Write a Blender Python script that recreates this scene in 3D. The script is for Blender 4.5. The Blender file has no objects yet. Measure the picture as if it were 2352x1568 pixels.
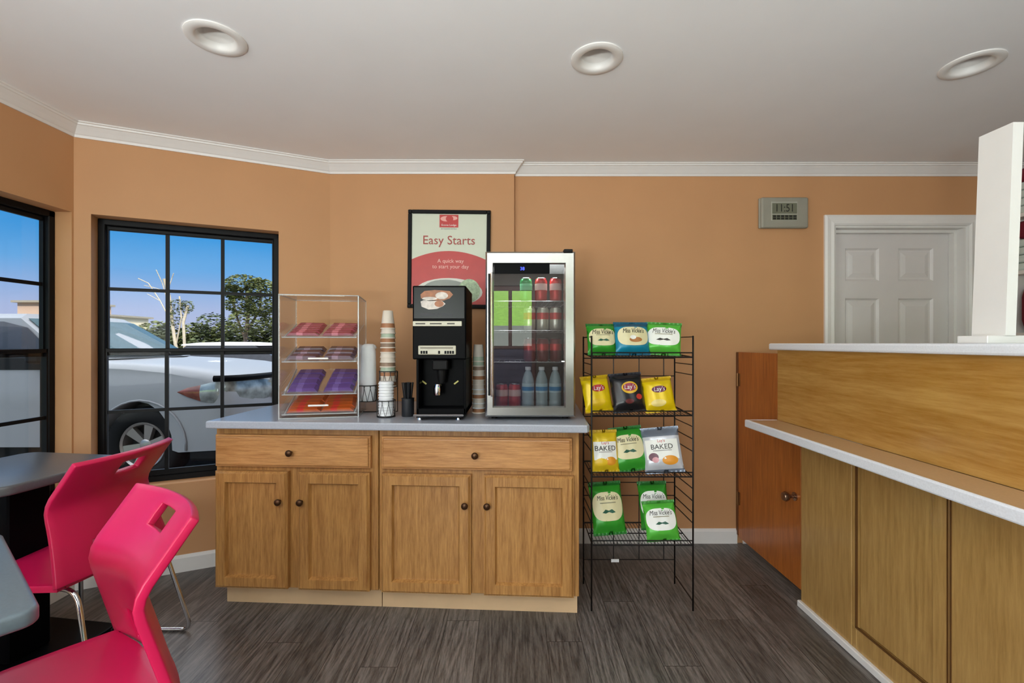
import bpy, bmesh, math, random
from mathutils import Vector, Matrix
random.seed(7)
R = math.radians
PI = math.pi
sc = bpy.context.scene
COL = sc.collection

# ------------------------------------------------------------------ camera
F = 1050.0                 # focal length in photo pixels (2352 wide)
H = 1.294                  # eye height
cam = bpy.data.cameras.new('camera'); cam.sensor_width = 36; cam.sensor_fit = 'HORIZONTAL'
cam.lens = 36 * F / 2352; cam.shift_y = 4 / 2352; cam.clip_start = .05; cam.clip_end = 500
co = bpy.data.objects.new('camera', cam); COL.objects.link(co)
co.location = (0, 0, H); co.rotation_euler = (PI / 2, 0, 0)
sc.camera = co
sc.view_settings.view_transform = 'Standard'; sc.view_settings.look = 'None'
sc.view_settings.exposure = 0; sc.view_settings.gamma = 1
try: sc.view_settings.use_curve_mapping = False
except Exception: pass
sc.cycles.transparent_max_bounces = 32
sc.cycles.max_bounces = 10
sc.cycles.diffuse_bounces = 5

# ------------------------------------------------------------------ materials
def lin(c): return c / 12.92 if c <= .04045 else ((c + .055) / 1.055) ** 2.4
def rgb(r, g, b): return (lin(r / 255), lin(g / 255), lin(b / 255), 1)
MATS = {}
def nd(nt, t, **kw):
    n = nt.nodes.new(t)
    for k, v in kw.items(): setattr(n, k, v)
    return n
def base(name):
    m = bpy.data.materials.new(name); m.use_nodes = True
    nt = m.node_tree; b = nt.nodes['Principled BSDF']
    return m, nt, b
def mat(name, col, rough=.5, metal=0., noise=.04, nscale=12., spec=.5, coat=0., bump=0., emit=None, estr=1.):
    if name in MATS: return MATS[name]
    m, nt, b = base(name)
    b.inputs['Roughness'].default_value = rough; b.inputs['Metallic'].default_value = metal
    b.inputs['Specular IOR Level'].default_value = spec; b.inputs['Coat Weight'].default_value = coat
    tc = nd(nt, 'ShaderNodeTexCoord'); nz = nd(nt, 'ShaderNodeTexNoise')
    nz.inputs['Scale'].default_value = nscale; nz.inputs['Detail'].default_value = 4
    nt.links.new(tc.outputs['Object'], nz.inputs['Vector'])
    rp = nd(nt, 'ShaderNodeValToRGB')
    rp.color_ramp.elements[0].position = .3; rp.color_ramp.elements[1].position = .7
    rp.color_ramp.elements[0].color = tuple(max(0, c * (1 - noise)) for c in col[:3]) + (1,)
    rp.color_ramp.elements[1].color = tuple(min(1, c * (1 + noise)) for c in col[:3]) + (1,)
    nt.links.new(nz.outputs['Fac'], rp.inputs['Fac']); nt.links.new(rp.outputs['Color'], b.inputs['Base Color'])
    if bump:
        bp = nd(nt, 'ShaderNodeBump'); bp.inputs['Strength'].default_value = bump; bp.inputs['Distance'].default_value = .003
        nt.links.new(nz.outputs['Fac'], bp.inputs['Height']); nt.links.new(bp.outputs['Normal'], b.inputs['Normal'])
    if emit:
        b.inputs['Emission Color'].default_value = emit; b.inputs['Emission Strength'].default_value = estr
    MATS[name] = m; return m
def wood(name, dark, light, axis='z', scale=1., rough=.38, ring=.5):
    if name in MATS: return MATS[name]
    m, nt, b = base(name); L = nt.links.new
    b.inputs['Roughness'].default_value = rough; b.inputs['Coat Weight'].default_value = .15
    tc = nd(nt, 'ShaderNodeTexCoord'); mp = nd(nt, 'ShaderNodeMapping')
    s = {'x': (1.2, 16, 16), 'y': (16, 1.2, 16), 'z': (16, 16, 1.2)}[axis]
    mp.inputs['Scale'].default_value = tuple(v * scale for v in s)
    L(tc.outputs['Object'], mp.inputs['Vector'])
    n1 = nd(nt, 'ShaderNodeTexNoise'); n1.inputs['Scale'].default_value = .35; n1.inputs['Detail'].default_value = 2; n1.inputs['Distortion'].default_value = .4
    n2 = nd(nt, 'ShaderNodeTexNoise'); n2.inputs['Scale'].default_value = 6; n2.inputs['Detail'].default_value = 6; n2.inputs['Roughness'].default_value = .7
    L(mp.outputs['Vector'], n1.inputs['Vector']); L(mp.outputs['Vector'], n2.inputs['Vector'])
    mm = nd(nt, 'ShaderNodeMath', operation='MULTIPLY'); mm.inputs[1].default_value = 42
    L(n1.outputs['Fac'], mm.inputs[0])
    sn = nd(nt, 'ShaderNodeMath', operation='SINE'); L(mm.outputs[0], sn.inputs[0])
    m2 = nd(nt, 'ShaderNodeMath', operation='MULTIPLY_ADD'); m2.inputs[1].default_value = .12 * ring; m2.inputs[2].default_value = 0
    L(sn.outputs[0], m2.inputs[0])
    ad = nd(nt, 'ShaderNodeMath', operation='ADD'); L(n2.outputs['Fac'], ad.inputs[0]); L(m2.outputs[0], ad.inputs[1])
    rp = nd(nt, 'ShaderNodeValToRGB'); e = rp.color_ramp.elements
    e[0].position = .3; e[0].color = dark; e[1].position = .68; e[1].color = light
    L(ad.outputs[0], rp.inputs['Fac']); L(rp.outputs['Color'], b.inputs['Base Color'])
    bp = nd(nt, 'ShaderNodeBump'); bp.inputs['Strength'].default_value = .08; bp.inputs['Distance'].default_value = .002
    L(ad.outputs[0], bp.inputs['Height']); L(bp.outputs['Normal'], b.inputs['Normal'])
    MATS[name] = m; return m
def clear(name, tint=(1, 1, 1, 1), refl=.06, haze=None, hz=0., rough=.02):
    """thin clear sheet: transparent + fresnel-like gloss (+ a little milky diffuse)"""
    if name in MATS: return MATS[name]
    m = bpy.data.materials.new(name); m.use_nodes = True; nt = m.node_tree; nt.nodes.clear(); L = nt.links.new
    out = nd(nt, 'ShaderNodeOutputMaterial'); tr = nd(nt, 'ShaderNodeBsdfTransparent'); tr.inputs['Color'].default_value = tint
    gl = nd(nt, 'ShaderNodeBsdfGlossy'); gl.inputs['Roughness'].default_value = rough
    lw = nd(nt, 'ShaderNodeLayerWeight'); lw.inputs['Blend'].default_value = .25
    ma = nd(nt, 'ShaderNodeMath', operation='MULTIPLY_ADD'); ma.inputs[1].default_value = .5; ma.inputs[2].default_value = refl
    ma.use_clamp = True
    L(lw.outputs['Fresnel'], ma.inputs[0])
    sub = nd(nt, 'ShaderNodeMath', operation='SUBTRACT'); sub.inputs[1].default_value = .02; sub.use_clamp = True
    L(ma.outputs[0], sub.inputs[0])
    mx = nd(nt, 'ShaderNodeMixShader'); L(sub.outputs[0], mx.inputs['Fac']); L(tr.outputs[0], mx.inputs[1]); L(gl.outputs[0], mx.inputs[2])
    last = mx
    if haze:
        df = nd(nt, 'ShaderNodeBsdfDiffuse'); df.inputs['Color'].default_value = haze
        m3 = nd(nt, 'ShaderNodeMixShader'); m3.inputs['Fac'].default_value = hz
        L(mx.outputs[0], m3.inputs[1]); L(df.outputs[0], m3.inputs[2]); last = m3
    L(last.outputs[0], out.inputs['Surface']); MATS[name] = m; return m

WALL = mat('peach_wall_paint', rgb(198, 148, 102), .6, noise=.03, nscale=3, bump=.03)
CEIL = mat('ceiling_paint', rgb(244, 245, 246), .7, noise=.012, nscale=4)
WHITE = mat('white_trim_paint', rgb(232, 230, 226), .4, noise=.012)
DOORW = mat('white_door_paint', rgb(220, 216, 214), .42, noise=.012)
BLACKM = mat('black_window_metal', rgb(9, 9, 11), .45, noise=.1, spec=.2)
GLASS = clear('window_glass', (.98, .99, .99, 1), .013)
OAK = wood('honey_oak_shaded', rgb(148, 100, 50), rgb(194, 144, 82), 'z', 1.3)  # darker than the drawer oak: the doors' weaker light put into the tone
OAKX = wood('honey_oak_across', rgb(164, 110, 58), rgb(208, 154, 96), 'x', 1.3)
CTR = wood('counter_ply', rgb(160, 122, 66), rgb(192, 154, 92), 'z', .8, .28, .3)
CTRY = wood('counter_ply_along', rgb(166, 118, 50), rgb(192, 148, 80), 'y', .7, .2, .8)
GATE = wood('reddish_gate_wood', rgb(150, 80, 26), rgb(190, 112, 46), 'z', .7, .3, .4)
TOE = mat('beige_toe_paint', rgb(214, 182, 142), .5)
LAM = mat('grey_laminate', rgb(172, 177, 188), .2, noise=.06, nscale=160)
LAMW = mat('white_speckled_laminate', rgb(232, 236, 242), .3, noise=.05, nscale=200)
LAMT = mat('tan_laminate', rgb(194, 160, 120), .3, noise=.05, nscale=150)
BRONZE = mat('bronze', rgb(88, 62, 42), .35, .8, noise=.1)
CHROME = mat('chrome', rgb(215, 215, 218), .12, 1., noise=.02)
STEEL = mat('brushed_steel', rgb(188, 186, 182), .26, 1., noise=.05, nscale=60)
BLK = mat('black_plastic', rgb(6, 6, 8), .42, noise=.1, spec=.06)
BLKM = mat('matte_black', rgb(8, 8, 9), .6, noise=.1, spec=.25)
WIRE = mat('black_wire', rgb(22, 18, 17), .4, .2, noise=.1)
PINK = mat('raspberry_plastic', rgb(204, 20, 78), .3, noise=.02)
TABLE = mat('charcoal_table', rgb(84, 86, 88), .3, noise=.08, nscale=120)
TABLE2 = mat('slate_table', rgb(98, 112, 120), .3, noise=.06, nscale=120)
ACRY = clear('acrylic_sheet', (.985, .985, .985, 1), .05, rgb(235, 236, 240), .05)
ACRE = clear('acrylic_edge', (.9, .93, .93, 1), .16, rgb(236, 240, 242), .45)
WHP = mat('white_foam', rgb(236, 238, 240), .45, noise=.02)

# ------------------------------------------------------------------ mesh builder
def rotz(p, a): c, s = math.cos(a), math.sin(a); return (p[0] * c - p[1] * s, p[0] * s + p[1] * c) + tuple(p[2:])
class MB:
    def __init__(s): s.bm = bmesh.new(); s.mi = 0; s.smooth = False
    def face(s, vs):
        try:
            f = s.bm.faces.new(vs); f.material_index = s.mi; f.smooth = s.smooth; return f
        except ValueError: return None
    def box(s, a, b, bev=0., seg=1, M=None):
        x0, y0, z0 = [min(p, q) for p, q in zip(a, b)]; x1, y1, z1 = [max(p, q) for p, q in zip(a, b)]
        t = bmesh.new()
        v = [t.verts.new(p) for p in ((x0, y0, z0), (x1, y0, z0), (x1, y1, z0), (x0, y1, z0), (x0, y0, z1), (x1, y0, z1), (x1, y1, z1), (x0, y1, z1))]
        for q in ((0, 3, 2, 1), (4, 5, 6, 7), (0, 1, 5, 4), (1, 2, 6, 5), (2, 3, 7, 6), (3, 0, 4, 7)): t.faces.new([v[i] for i in q])
        if bev > 0: bmesh.ops.bevel(t, geom=t.edges[:], offset=bev, segments=seg, affect='EDGES', profile=.5)
        s.merge(t, M); return s
    def merge(s, t, M=None):
        mp = {}
        for v in t.verts: mp[v] = s.bm.verts.new(M @ v.co if M else v.co)
        for f in t.faces:
            s.face([mp[v] for v in f.verts])
        t.free()
    def prism(s, poly, z0, z1, bev=0., M=None, seg=2):
        """poly: list of (x,y), extruded z0..z1"""
        t = bmesh.new(); n = len(poly)
        lo = [t.verts.new((p[0], p[1], z0)) for p in poly]; hi = [t.verts.new((p[0], p[1], z1)) for p in poly]
        t.faces.new(lo[::-1]); t.faces.new(hi)
        for i in range(n): t.faces.new((lo[i], lo[(i + 1) % n], hi[(i + 1) % n], hi[i]))
        bmesh.ops.recalc_face_normals(t, faces=t.faces[:])
        if bev > 0:
            ed = [e for e in t.edges if abs(e.verts[0].co.z - e.verts[1].co.z) < 1e-6]
            bmesh.ops.bevel(t, geom=ed, offset=bev, segments=seg, affect='EDGES', profile=.5)
        s.merge(t, M); return s
    def lathe(s, prof, n=24, M=None, cap=True):
        """prof: list of (r,z)"""
        rings = []
        for r, z in prof:
            if r < 1e-6: rings.append([s.bm.verts.new(tr((0, 0, z), M))])
            else: rings.append([s.bm.verts.new(tr((r * math.cos(2 * PI * i / n), r * math.sin(2 * PI * i / n), z), M)) for i in range(n)])
        for a, b in zip(rings, rings[1:]):
            for i in range(n):
                j = (i + 1) % n
                if len(a) == 1 and len(b) == 1: continue
                if len(a) == 1: s.face((a[0], b[j], b[i]))
                elif len(b) == 1: s.face((a[i], a[j], b[0]))
                else: s.face((a[i], a[j], b[j], b[i]))
        if cap:
            if len(rings[0]) > 1: s.face(rings[0][::-1])
            if len(rings[-1]) > 1: s.face(rings[-1])
        return s
    def tube(s, pts, r, n=6, closed=False):
        P = [Vector(p) for p in pts]; m = len(P); rings = []; up = None
        for i, p in enumerate(P):
            if closed: d = (P[(i + 1) % m] - P[i - 1])
            else: d = P[min(i + 1, m - 1)] - P[max(i - 1, 0)]
            d.normalize()
            if up is None: up = d.orthogonal().normalized()
            up = (up - d * up.dot(d))
            if up.length < 1e-5: up = d.orthogonal()
            up.normalize(); w = d.cross(up)
            rings.append([s.bm.verts.new(p + (up * math.cos(2 * PI * k / n) + w * math.sin(2 * PI * k / n)) * r) for k in range(n)])
        rng = range(m) if closed else range(m - 1)
        for i in rng:
            a, b = rings[i], rings[(i + 1) % m]
            for k in range(n): s.face((a[k], a[(k + 1) % n], b[(k + 1) % n], b[k]))
        if not closed: s.face(rings[0][::-1]); s.face(rings[-1])
        return s
    def sweep(s, path, prof):
        """path: list of (x,y); prof: (offset to the right of travel, z). mitred"""
        n = len(path); rings = []
        for i, p in enumerate(path):
            p = Vector(p[:2])
            def dirn(a, b): d = Vector(b[:2]) - Vector(a[:2]); return d.normalized()
            ds = []
            if i > 0: ds.append(dirn(path[i - 1], path[i]))
            if i < n - 1: ds.append(dirn(path[i], path[i + 1]))
            ns = [Vector((d.y, -d.x)) for d in ds]
            if len(ns) == 2:
                m = (ns[0] + ns[1]).normalized(); k = 1 / max(.2, m.dot(ns[0])); m = m * k
            else: m = ns[0]
            rings.append([s.bm.verts.new((p.x + m.x * o, p.y + m.y * o, z)) for o, z in prof])
        for a, b in zip(rings, rings[1:]):
            for k in range(len(prof) - 1): s.face((a[k], b[k], b[k + 1], a[k + 1]))
        s.face(rings[0]); s.face(rings[-1][::-1])
        return s
    def build(s, name, mats, parent=None, loc=None, fix=True, weld=0):
        if weld: bmesh.ops.remove_doubles(s.bm, verts=s.bm.verts[:], dist=weld)
        if fix: bmesh.ops.recalc_face_normals(s.bm, faces=s.bm.faces[:])
        me = bpy.data.meshes.new(name); s.bm.to_mesh(me); s.bm.free()
        for m in (mats if isinstance(mats, (list, tuple)) else [mats]): me.materials.append(m)
        o = bpy.data.objects.new(name, me); COL.objects.link(o)
        if parent: o.parent = parent
        if loc: o.location = loc
        return o
def tr(p, M): return M @ Vector(p) if M else Vector(p)
def T(x, y, z): return Matrix.Translation((x, y, z))
def RX(a): return Matrix.Rotation(a, 4, 'X')
def RY(a): return Matrix.Rotation(a, 4, 'Y')
def RZ(a): return Matrix.Rotation(a, 4, 'Z')
def thing(name, label, cat, loc=(0, 0, 0), rz=0., group=None):
    o = bpy.data.objects.new(name, None); COL.objects.link(o); o.empty_display_size = .1
    o.location = loc; o.rotation_euler = (0, 0, rz); return tag(o, label, cat, group)
def tag(o, label, cat, group=None, kind=None):
    o['label'] = label; o['category'] = cat
    if group: o['group'] = group
    if kind: o['kind'] = kind
    return o
def structure(o, label, cat): o['kind'] = 'structure'; o['label'] = label; o['category'] = cat; return o
def dup(root, loc=None, rz=None, label=None, group=None):
    r = root.copy(); COL.objects.link(r)
    if loc: r.location = loc
    if rz is not None: r.rotation_euler = (0, 0, rz)
    if label: r['label'] = label
    if group: r['group'] = group
    for ch in list(root.children):
        c = ch.copy(); COL.objects.link(c); c.parent = r
        for g in ch.children:
            d = g.copy(); COL.objects.link(d); d.parent = c
    return r
def lettering(name, body, size, material, parent, M, fn=None, extrude=.0004, align='CENTER', sx=1., shear=0.):
    cu = bpy.data.curves.new(name, 'FONT'); cu.body = body; cu.size = size; cu.extrude = extrude
    cu.align_x = align; cu.align_y = 'CENTER'; cu.shear = shear; cu.resolution_u = 3
    to = bpy.data.objects.new(name, cu)
    me = bpy.data.meshes.new_from_object(to); bpy.data.objects.remove(to); bpy.data.curves.remove(cu)
    me.materials.clear(); me.materials.append(material)
    for v in me.vertices:
        p = Vector((v.co.x * sx, v.co.y, v.co.z)); p = M @ p
        v.co = fn(p) if fn else p
    o = bpy.data.objects.new(name, me); COL.objects.link(o); o.parent = parent; return o
def smooth(o, angle=40):
    for p in o.data.polygons: p.use_smooth = True
    try: o.data.set_sharp_from_angle(angle=R(angle))
    except Exception: pass
    return o
ORD = ['first', 'second', 'third', 'fourth', 'fifth', 'sixth', 'seventh', 'eighth', 'ninth', 'tenth', 'eleventh', 'twelfth', 'thirteenth', 'fourteenth', 'fifteenth', 'sixteenth']

# ------------------------------------------------------------------ room measures
CZ = 2.445; XL = -2.30; YB = 2.966; YP = 2.925; XR = 4.3; YF = -3.2
BAY0 = Vector((-2.30, 2.399)); BAY1 = Vector((-1.164, 2.925)); XP = .014
bd = (BAY1 - BAY0); BLEN = bd.length; bd.normalize(); BANG = math.atan2(bd.y, bd.x)
def bay_u(px, off=0.):
    """distance along the bay wall (plane pushed out by off) met by the sight line through px"""
    k = (px - 1176) / F; n = Vector((-bd.y, bd.x)); o = BAY0 + n * off
    return (k * o.y - o.x) / (bd.x - k * bd.y)

def cells(x0, x1, z0, z1, holes):
    xs = sorted({x0, x1} | {h[0] for h in holes} | {h[1] for h in holes}); zs = sorted({z0, z1} | {h[2] for h in holes} | {h[3] for h in holes})
    for i in range(len(xs) - 1):
        for j in range(len(zs) - 1):
            cx, cz = (xs[i] + xs[i + 1]) / 2, (zs[j] + zs[j + 1]) / 2
            if not any(h[0] < cx < h[1] and h[2] < cz < h[3] for h in holes): yield xs[i], xs[i + 1], zs[j], zs[j + 1]
def wall(name, p0, p1, holes, label, thick=.12, ext0=0., ext1=0., m=None, z1=2.47):
    """inner face runs p0->p1; outside on the left of travel"""
    d = Vector(p1) - Vector(p0); L = d.length; b = MB()
    for a, c, e, f in cells(-ext0, L + ext1, 0, z1, holes): b.box((a, 0, e), (c, thick, f))
    o = b.build(name, m or WALL, weld=.0005); o.location = (p0[0], p0[1], 0); o.rotation_euler = (0, 0, math.atan2(d.y, d.x))
    return structure(o, label, 'wall')

# windows: opening extents
WZ0, WZ1 = .50, 1.98
BU0, BU1 = bay_u(209), bay_u(640)
LW0, LW1 = .55, 2.388            # left window opening along Y
wall('wall_left', (XL, YF), (XL, BAY0.y), [(LW0 - YF, LW1 - YF, WZ0, WZ1), (-2.3 - YF, -.3 - YF, WZ0, WZ1)], 'peach wall on the left holding a tall black window', ext1=.1)
wall('wall_bay', tuple(BAY0), tuple(BAY1), [(BU0, BU1, WZ0, WZ1)], 'angled peach wall with the black gridded window', ext1=.05)
wall('wall_bump', (BAY1.x, YP), (XP, YP), [], 'peach wall section with the framed poster, standing slightly forward', thick=.2)
wall('wall_back', (XP - .02, YB), (XR, YB), [(2.09 - XP + .02, 2.955 - XP + .02, 0, 2.055)], 'long peach back wall behind the snack rack')
wall('wall_right', (XR, YB), (XR, YF), [(3.2, 5.4, 1.0, 2.0)], 'peach wall far behind the reception counter')
wall('wall_front', (XR, YF), (XL, YF), [(.5, 3.1, .6, 2.2), (3.9, 4.75, 0, 2.25), (4.9, 6.3, .6, 2.2)], 'entrance wall of the lobby, toned dark as if unlit', m=mat('unlit_toned_wall', rgb(84, 76, 70), .6))  # dark tone stands for an unlit wall mirrored in the cooler glass
# floor
def floor_mat():
    m, nt, b = base('dark_plank_vinyl'); L = nt.links.new
    tc = nd(nt, 'ShaderNodeTexCoord'); sp = nd(nt, 'ShaderNodeSeparateXYZ'); L(tc.outputs['Object'], sp.inputs[0])
    cb = nd(nt, 'ShaderNodeCombineXYZ'); 
    dv = nd(nt, 'ShaderNodeMath', operation='DIVIDE'); dv.inputs[1].default_value = .152; L(sp.outputs['X'], dv.inputs[0])
    fl = nd(nt, 'ShaderNodeMath', operation='FLOOR'); L(dv.outputs[0], fl.inputs[0])
    sh = nd(nt, 'ShaderNodeMath', operation='MULTIPLY_ADD'); sh.inputs[1].default_value = .4567; L(fl.outputs[0], sh.inputs[0]); L(sp.outputs['Y'], sh.inputs[2])
    L(sh.outputs[0], cb.inputs['X']); L(sp.outputs['X'], cb.inputs['Y'])
    br = nd(nt, 'ShaderNodeTexBrick'); L(cb.outputs[0], br.inputs['Vector'])
    br.inputs['Scale'].default_value = 1; br.inputs['Brick Width'].default_value = 1.22; br.inputs['Row Height'].default_value = .152
    br.inputs['Mortar Size'].default_value = .0012; br.inputs['Mortar Smooth'].default_value = .2; br.offset = 0; br.inputs['Bias'].default_value = 0
    br.inputs['Color1'].default_value = (0, 0, 0, 1); br.inputs['Color2'].default_value = (1, 1, 1, 1); br.inputs['Mortar'].default_value = (.5, .5, .5, 1)
    # each plank shifts its own grain
    mu = nd(nt, 'ShaderNodeVectorMath', operation='MULTIPLY'); mu.inputs[1].default_value = (2.2, 26, 1); L(cb.outputs[0], mu.inputs[0])
    sf = nd(nt, 'ShaderNodeVectorMath', operation='SCALE'); sf.inputs['Scale'].default_value = 37; L(br.outputs['Color'], sf.inputs[0])
    av = nd(nt, 'ShaderNodeVectorMath', operation='ADD'); L(mu.outputs[0], av.inputs[0]); L(sf.outputs[0], av.inputs[1])
    n1 = nd(nt, 'ShaderNodeTexNoise'); n1.inputs['Scale'].default_value = .55; n1.inputs['Detail'].default_value = 1.5; L(av.outputs[0], n1.inputs['Vector'])
    mm = nd(nt, 'ShaderNodeMath', operation='MULTIPLY'); mm.inputs[1].default_value = 46; L(n1.outputs['Fac'], mm.inputs[0])
    sn = nd(nt, 'ShaderNodeMath', operation='SINE'); L(mm.outputs[0], sn.inputs[0])
    n2 = nd(nt, 'ShaderNodeTexNoise'); n2.inputs['Scale'].default_value = 5; n2.inputs['Detail'].default_value = 6; n2.inputs['Roughness'].default_value = .75; L(av.outputs[0], n2.inputs['Vector'])
    ma = nd(nt, 'ShaderNodeMath', operation='MULTIPLY_ADD'); ma.inputs[1].default_value = .08; L(sn.outputs[0], ma.inputs[0]); L(n2.outputs['Fac'], ma.inputs[2])
    rp = nd(nt, 'ShaderNodeValToRGB'); e = rp.color_ramp.elements
    e[0].position = .3; e[0].color = rgb(58, 54, 52); e[1].position = .74; e[1].color = rgb(128, 122, 117)
    L(ma.outputs[0], rp.inputs['Fac'])
    hs = nd(nt, 'ShaderNodeHueSaturation'); hs.inputs['Saturation'].default_value = 1
    mr = nd(nt, 'ShaderNodeMapRange'); mr.inputs['To Min'].default_value = .72; mr.inputs['To Max'].default_value = 1.2
    L(br.outputs['Color'], mr.inputs['Value']); L(mr.outputs[0], hs.inputs['Value']); L(rp.outputs['Color'], hs.inputs['Color'])
    mx = nd(nt, 'ShaderNodeMix', data_type='RGBA'); L(br.outputs['Fac'], mx.inputs['Factor']); L(hs.outputs[0], mx.inputs['A']); mx.inputs['B'].default_value = rgb(28, 25, 24)
    L(mx.outputs['Result'], b.inputs['Base Color'])
    b.inputs['Roughness'].default_value = .33
    bp = nd(nt, 'ShaderNodeBump'); bp.inputs['Strength'].default_value = .15; bp.inputs['Distance'].default_value = .002; L(ma.outputs[0], bp.inputs['Height']); L(bp.outputs['Normal'], b.inputs['Normal'])
    return m
b = MB(); b.prism([(XL - .1, YF - .1), (XR + .1, YF - .1), (XR + .1, 3.1), (BAY1.x, 3.05), (-2.42, 2.46)], -.05, 0)
structure(b.build('floor', floor_mat()), 'dark grey brown wood plank floor', 'floor')
LIGHTS = [(-1.118, 1.727), (.343, 1.85), (1.898, 1.889), (-1.1, -.9), (.4, -.9), (1.9, -.9)]
b = MB()
for a, c, e, f in cells(XL - .14, XR + .12, YF - .12, 3.2, [(x - .07, x + .07, y - .07, y + .07) for x, y in LIGHTS]): b.box((a, e, CZ), (c, f, CZ + .02))
structure(b.build('ceiling', CEIL, weld=.0005), 'plain off-white ceiling', 'ceiling')
b = MB(); b.box((XL - .8, YF - 2.9, 2.72), (XR + .3, 3.4, 2.9)); b.box((XL - .8, YF - .2, 2.9), (XR + 6, 3.4, 6.6)); b.box((XL - .8, YF - .2, 2.46), (XL - .02, 3.3, 2.73))  # upper storey and rear overhang added to keep sun off truck and lobby
b.box((XL - .14, 3.0, 2.46), (XR + .3, 3.35, 2.73)); b.box((XR, YF - .2, 2.46), (XR + .3, 3.3, 2.73)); b.box((XL - .8, YF - .3, 2.46), (XR + .3, YF, 2.73))
structure(b.build('roof', mat('roof_board', rgb(120, 110, 100), .8)), 'roof above the lobby with an added sun-blocking storey and overhang', 'roof')
# crown moulding and baseboards
crown = [(0, CZ - .07), (.007, CZ - .07), (.011, CZ - .058), (.016, CZ - .054), (.03, CZ - .036), (.046, CZ - .018), (.052, CZ - .016), (.054, CZ - .008), (.062, CZ - .006), (.062, CZ)]
def trim(name, path, prof, label):
    b = MB(); b.sweep(path, prof + [(0, prof[-1][1])]); o = b.build(name, WHITE); structure(o, label, 'trim'); return o
trim('trim_1', [(XL, YF), tuple(BAY0), tuple(BAY1)], crown, 'white crown moulding above the windows')
trim('trim_2', [tuple(BAY1), (XP, YP), (XP, YB)], crown, 'white crown moulding above the poster')
trim('trim_3', [(XP, YB), (XR, YB)], crown, 'white crown moulding along the back wall')
bb = [(.014, 0), (.014, .078), (.009, .088), (.004, .094), (0, .094)]
trim('baseboard_left', [(XL, YF), tuple(BAY0), tuple(BAY1)], bb, 'white baseboard below the windows')
trim('baseboard_back', [(XP, YB), (1.455, YB)], bb, 'white baseboard behind the snack rack')
trim('baseboard_right', [(1.49, YB), (2.02, YB)], bb, 'white baseboard behind the counter')

# ------------------------------------------------------------------ windows
def window(name, o0, ang, w, label, off=.085, cols=3, z0=WZ0, z1=WZ1, sillm=None):
    r = bpy.data.objects.new(name, None); COL.objects.link(r); r.location = o0; r.rotation_euler = (0, 0, ang); structure(r, label, 'window')
    h = z1 - z0; fw = .034; mid = .745 / 1.48 * h
    b = MB()
    for q in (((0, 0), (fw, h)), ((w - fw, 0), (w, h)), ((0, h - fw), (w, h)), ((0, 0), (w, fw))):
        b.box((q[0][0], off, z0 + q[0][1]), (q[1][0], off + .05, z0 + q[1][1]), .004)
    b.build('window_frame', BLACKM, r)
    for nm, a, c, y in (('upper_sash', mid - .02, h - fw, off + .022), ('lower_sash', fw, mid + .02, off + .004)):
        b = MB(); sw = .014
        b.box((fw, y, z0 + a), (w - fw, y + .022, z0 + a + .034), .003); b.box((fw, y, z0 + c - .022), (w - fw, y + .022, z0 + c), .003)
        b.box((fw, y, z0 + a), (fw + sw * .5, y + .022, z0 + c)); b.box((w - fw - sw * .5, y, z0 + a), (w - fw, y + .022, z0 + c))
        for i in range(1, cols):
            x = fw + (w - 2 * fw) * i / cols; b.box((x - .009, y + .004, z0 + a), (x + .009, y + .02, z0 + c))
        zm = (a + c) / 2 + .012; b.box((fw, y + .005, z0 + zm - .009), (w - fw, y + .019, z0 + zm + .009))
        so = b.build(nm, BLACKM, r)
        g = MB(); g.box((fw, y + .010, z0 + a), (w - fw, y + .014, z0 + c)); g.build('pane', GLASS, so)
    b = MB(); b.box((-.01, -.012, z0 - .018), (w + .01, off, z0 + .004), .004) if not sillm else b.box((0, .001, z0 - .01), (w, off, z0 + .003), .002); b.build('sill', sillm or WHITE, r)
    return r
window('window_1', (XL, LW0, 0), PI / 2, LW1 - LW0, 'tall black gridded window at the left edge, next to the table', cols=5)
window('window_2', (BAY0.x + bd.x * BU0, BAY0.y + bd.y * BU0, 0), BANG, BU1 - BU0, 'black gridded window in the angled wall with a silver truck outside', sillm=WALL)
window('window_3', (XR, YF, 0), PI, 2.6, 'wide window beside the entrance', cols=4, z0=.6, z1=2.2).location = (XR - .5, YF, 0)
window('window_4', (XR - 4.9, YF, 0), PI, 1.4, 'window left of the entrance', cols=2, z0=.6, z1=2.2)
window('window_5', (XL, -2.3, 0), PI / 2, 2.0, 'second window in the left wall', cols=4)
# entrance door (seen only mirrored in the cooler glass)
r = bpy.data.objects.new('door_2', None); COL.objects.link(r); r.location = (XR - 3.9, YF, 0); r.rotation_euler = (0, 0, PI); structure(r, 'glazed entrance door', 'door')
b = MB()
for q in ((0, 0, .07, 2.25), (.78, 0, .85, 2.25), (.07, 0, .78, .12), (.07, 2.17, .78, 2.25), (.07, 1.2, .78, 1.25), (.4, 1.25, .46, 2.17)): b.box((q[0], .04, q[1]), (q[2], .085, q[3]), .004)
b.build('door_frame', mat('brown_door_metal', rgb(92, 70, 66), .4), r)
b = MB(); b.box((.07, .06, 1.25), (.78, .064, 2.17)); b.build('pane', GLASS, r)
b = MB(); b.box((.07, .055, .12), (.78, .07, 1.2))
for i in range(9): b.box((.07, .045, .2 + i * .11), (.78, .055, .26 + i * .11))
b.build('louvre_panel', mat('slate_panel', rgb(84, 80, 96), .5), r)

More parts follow.
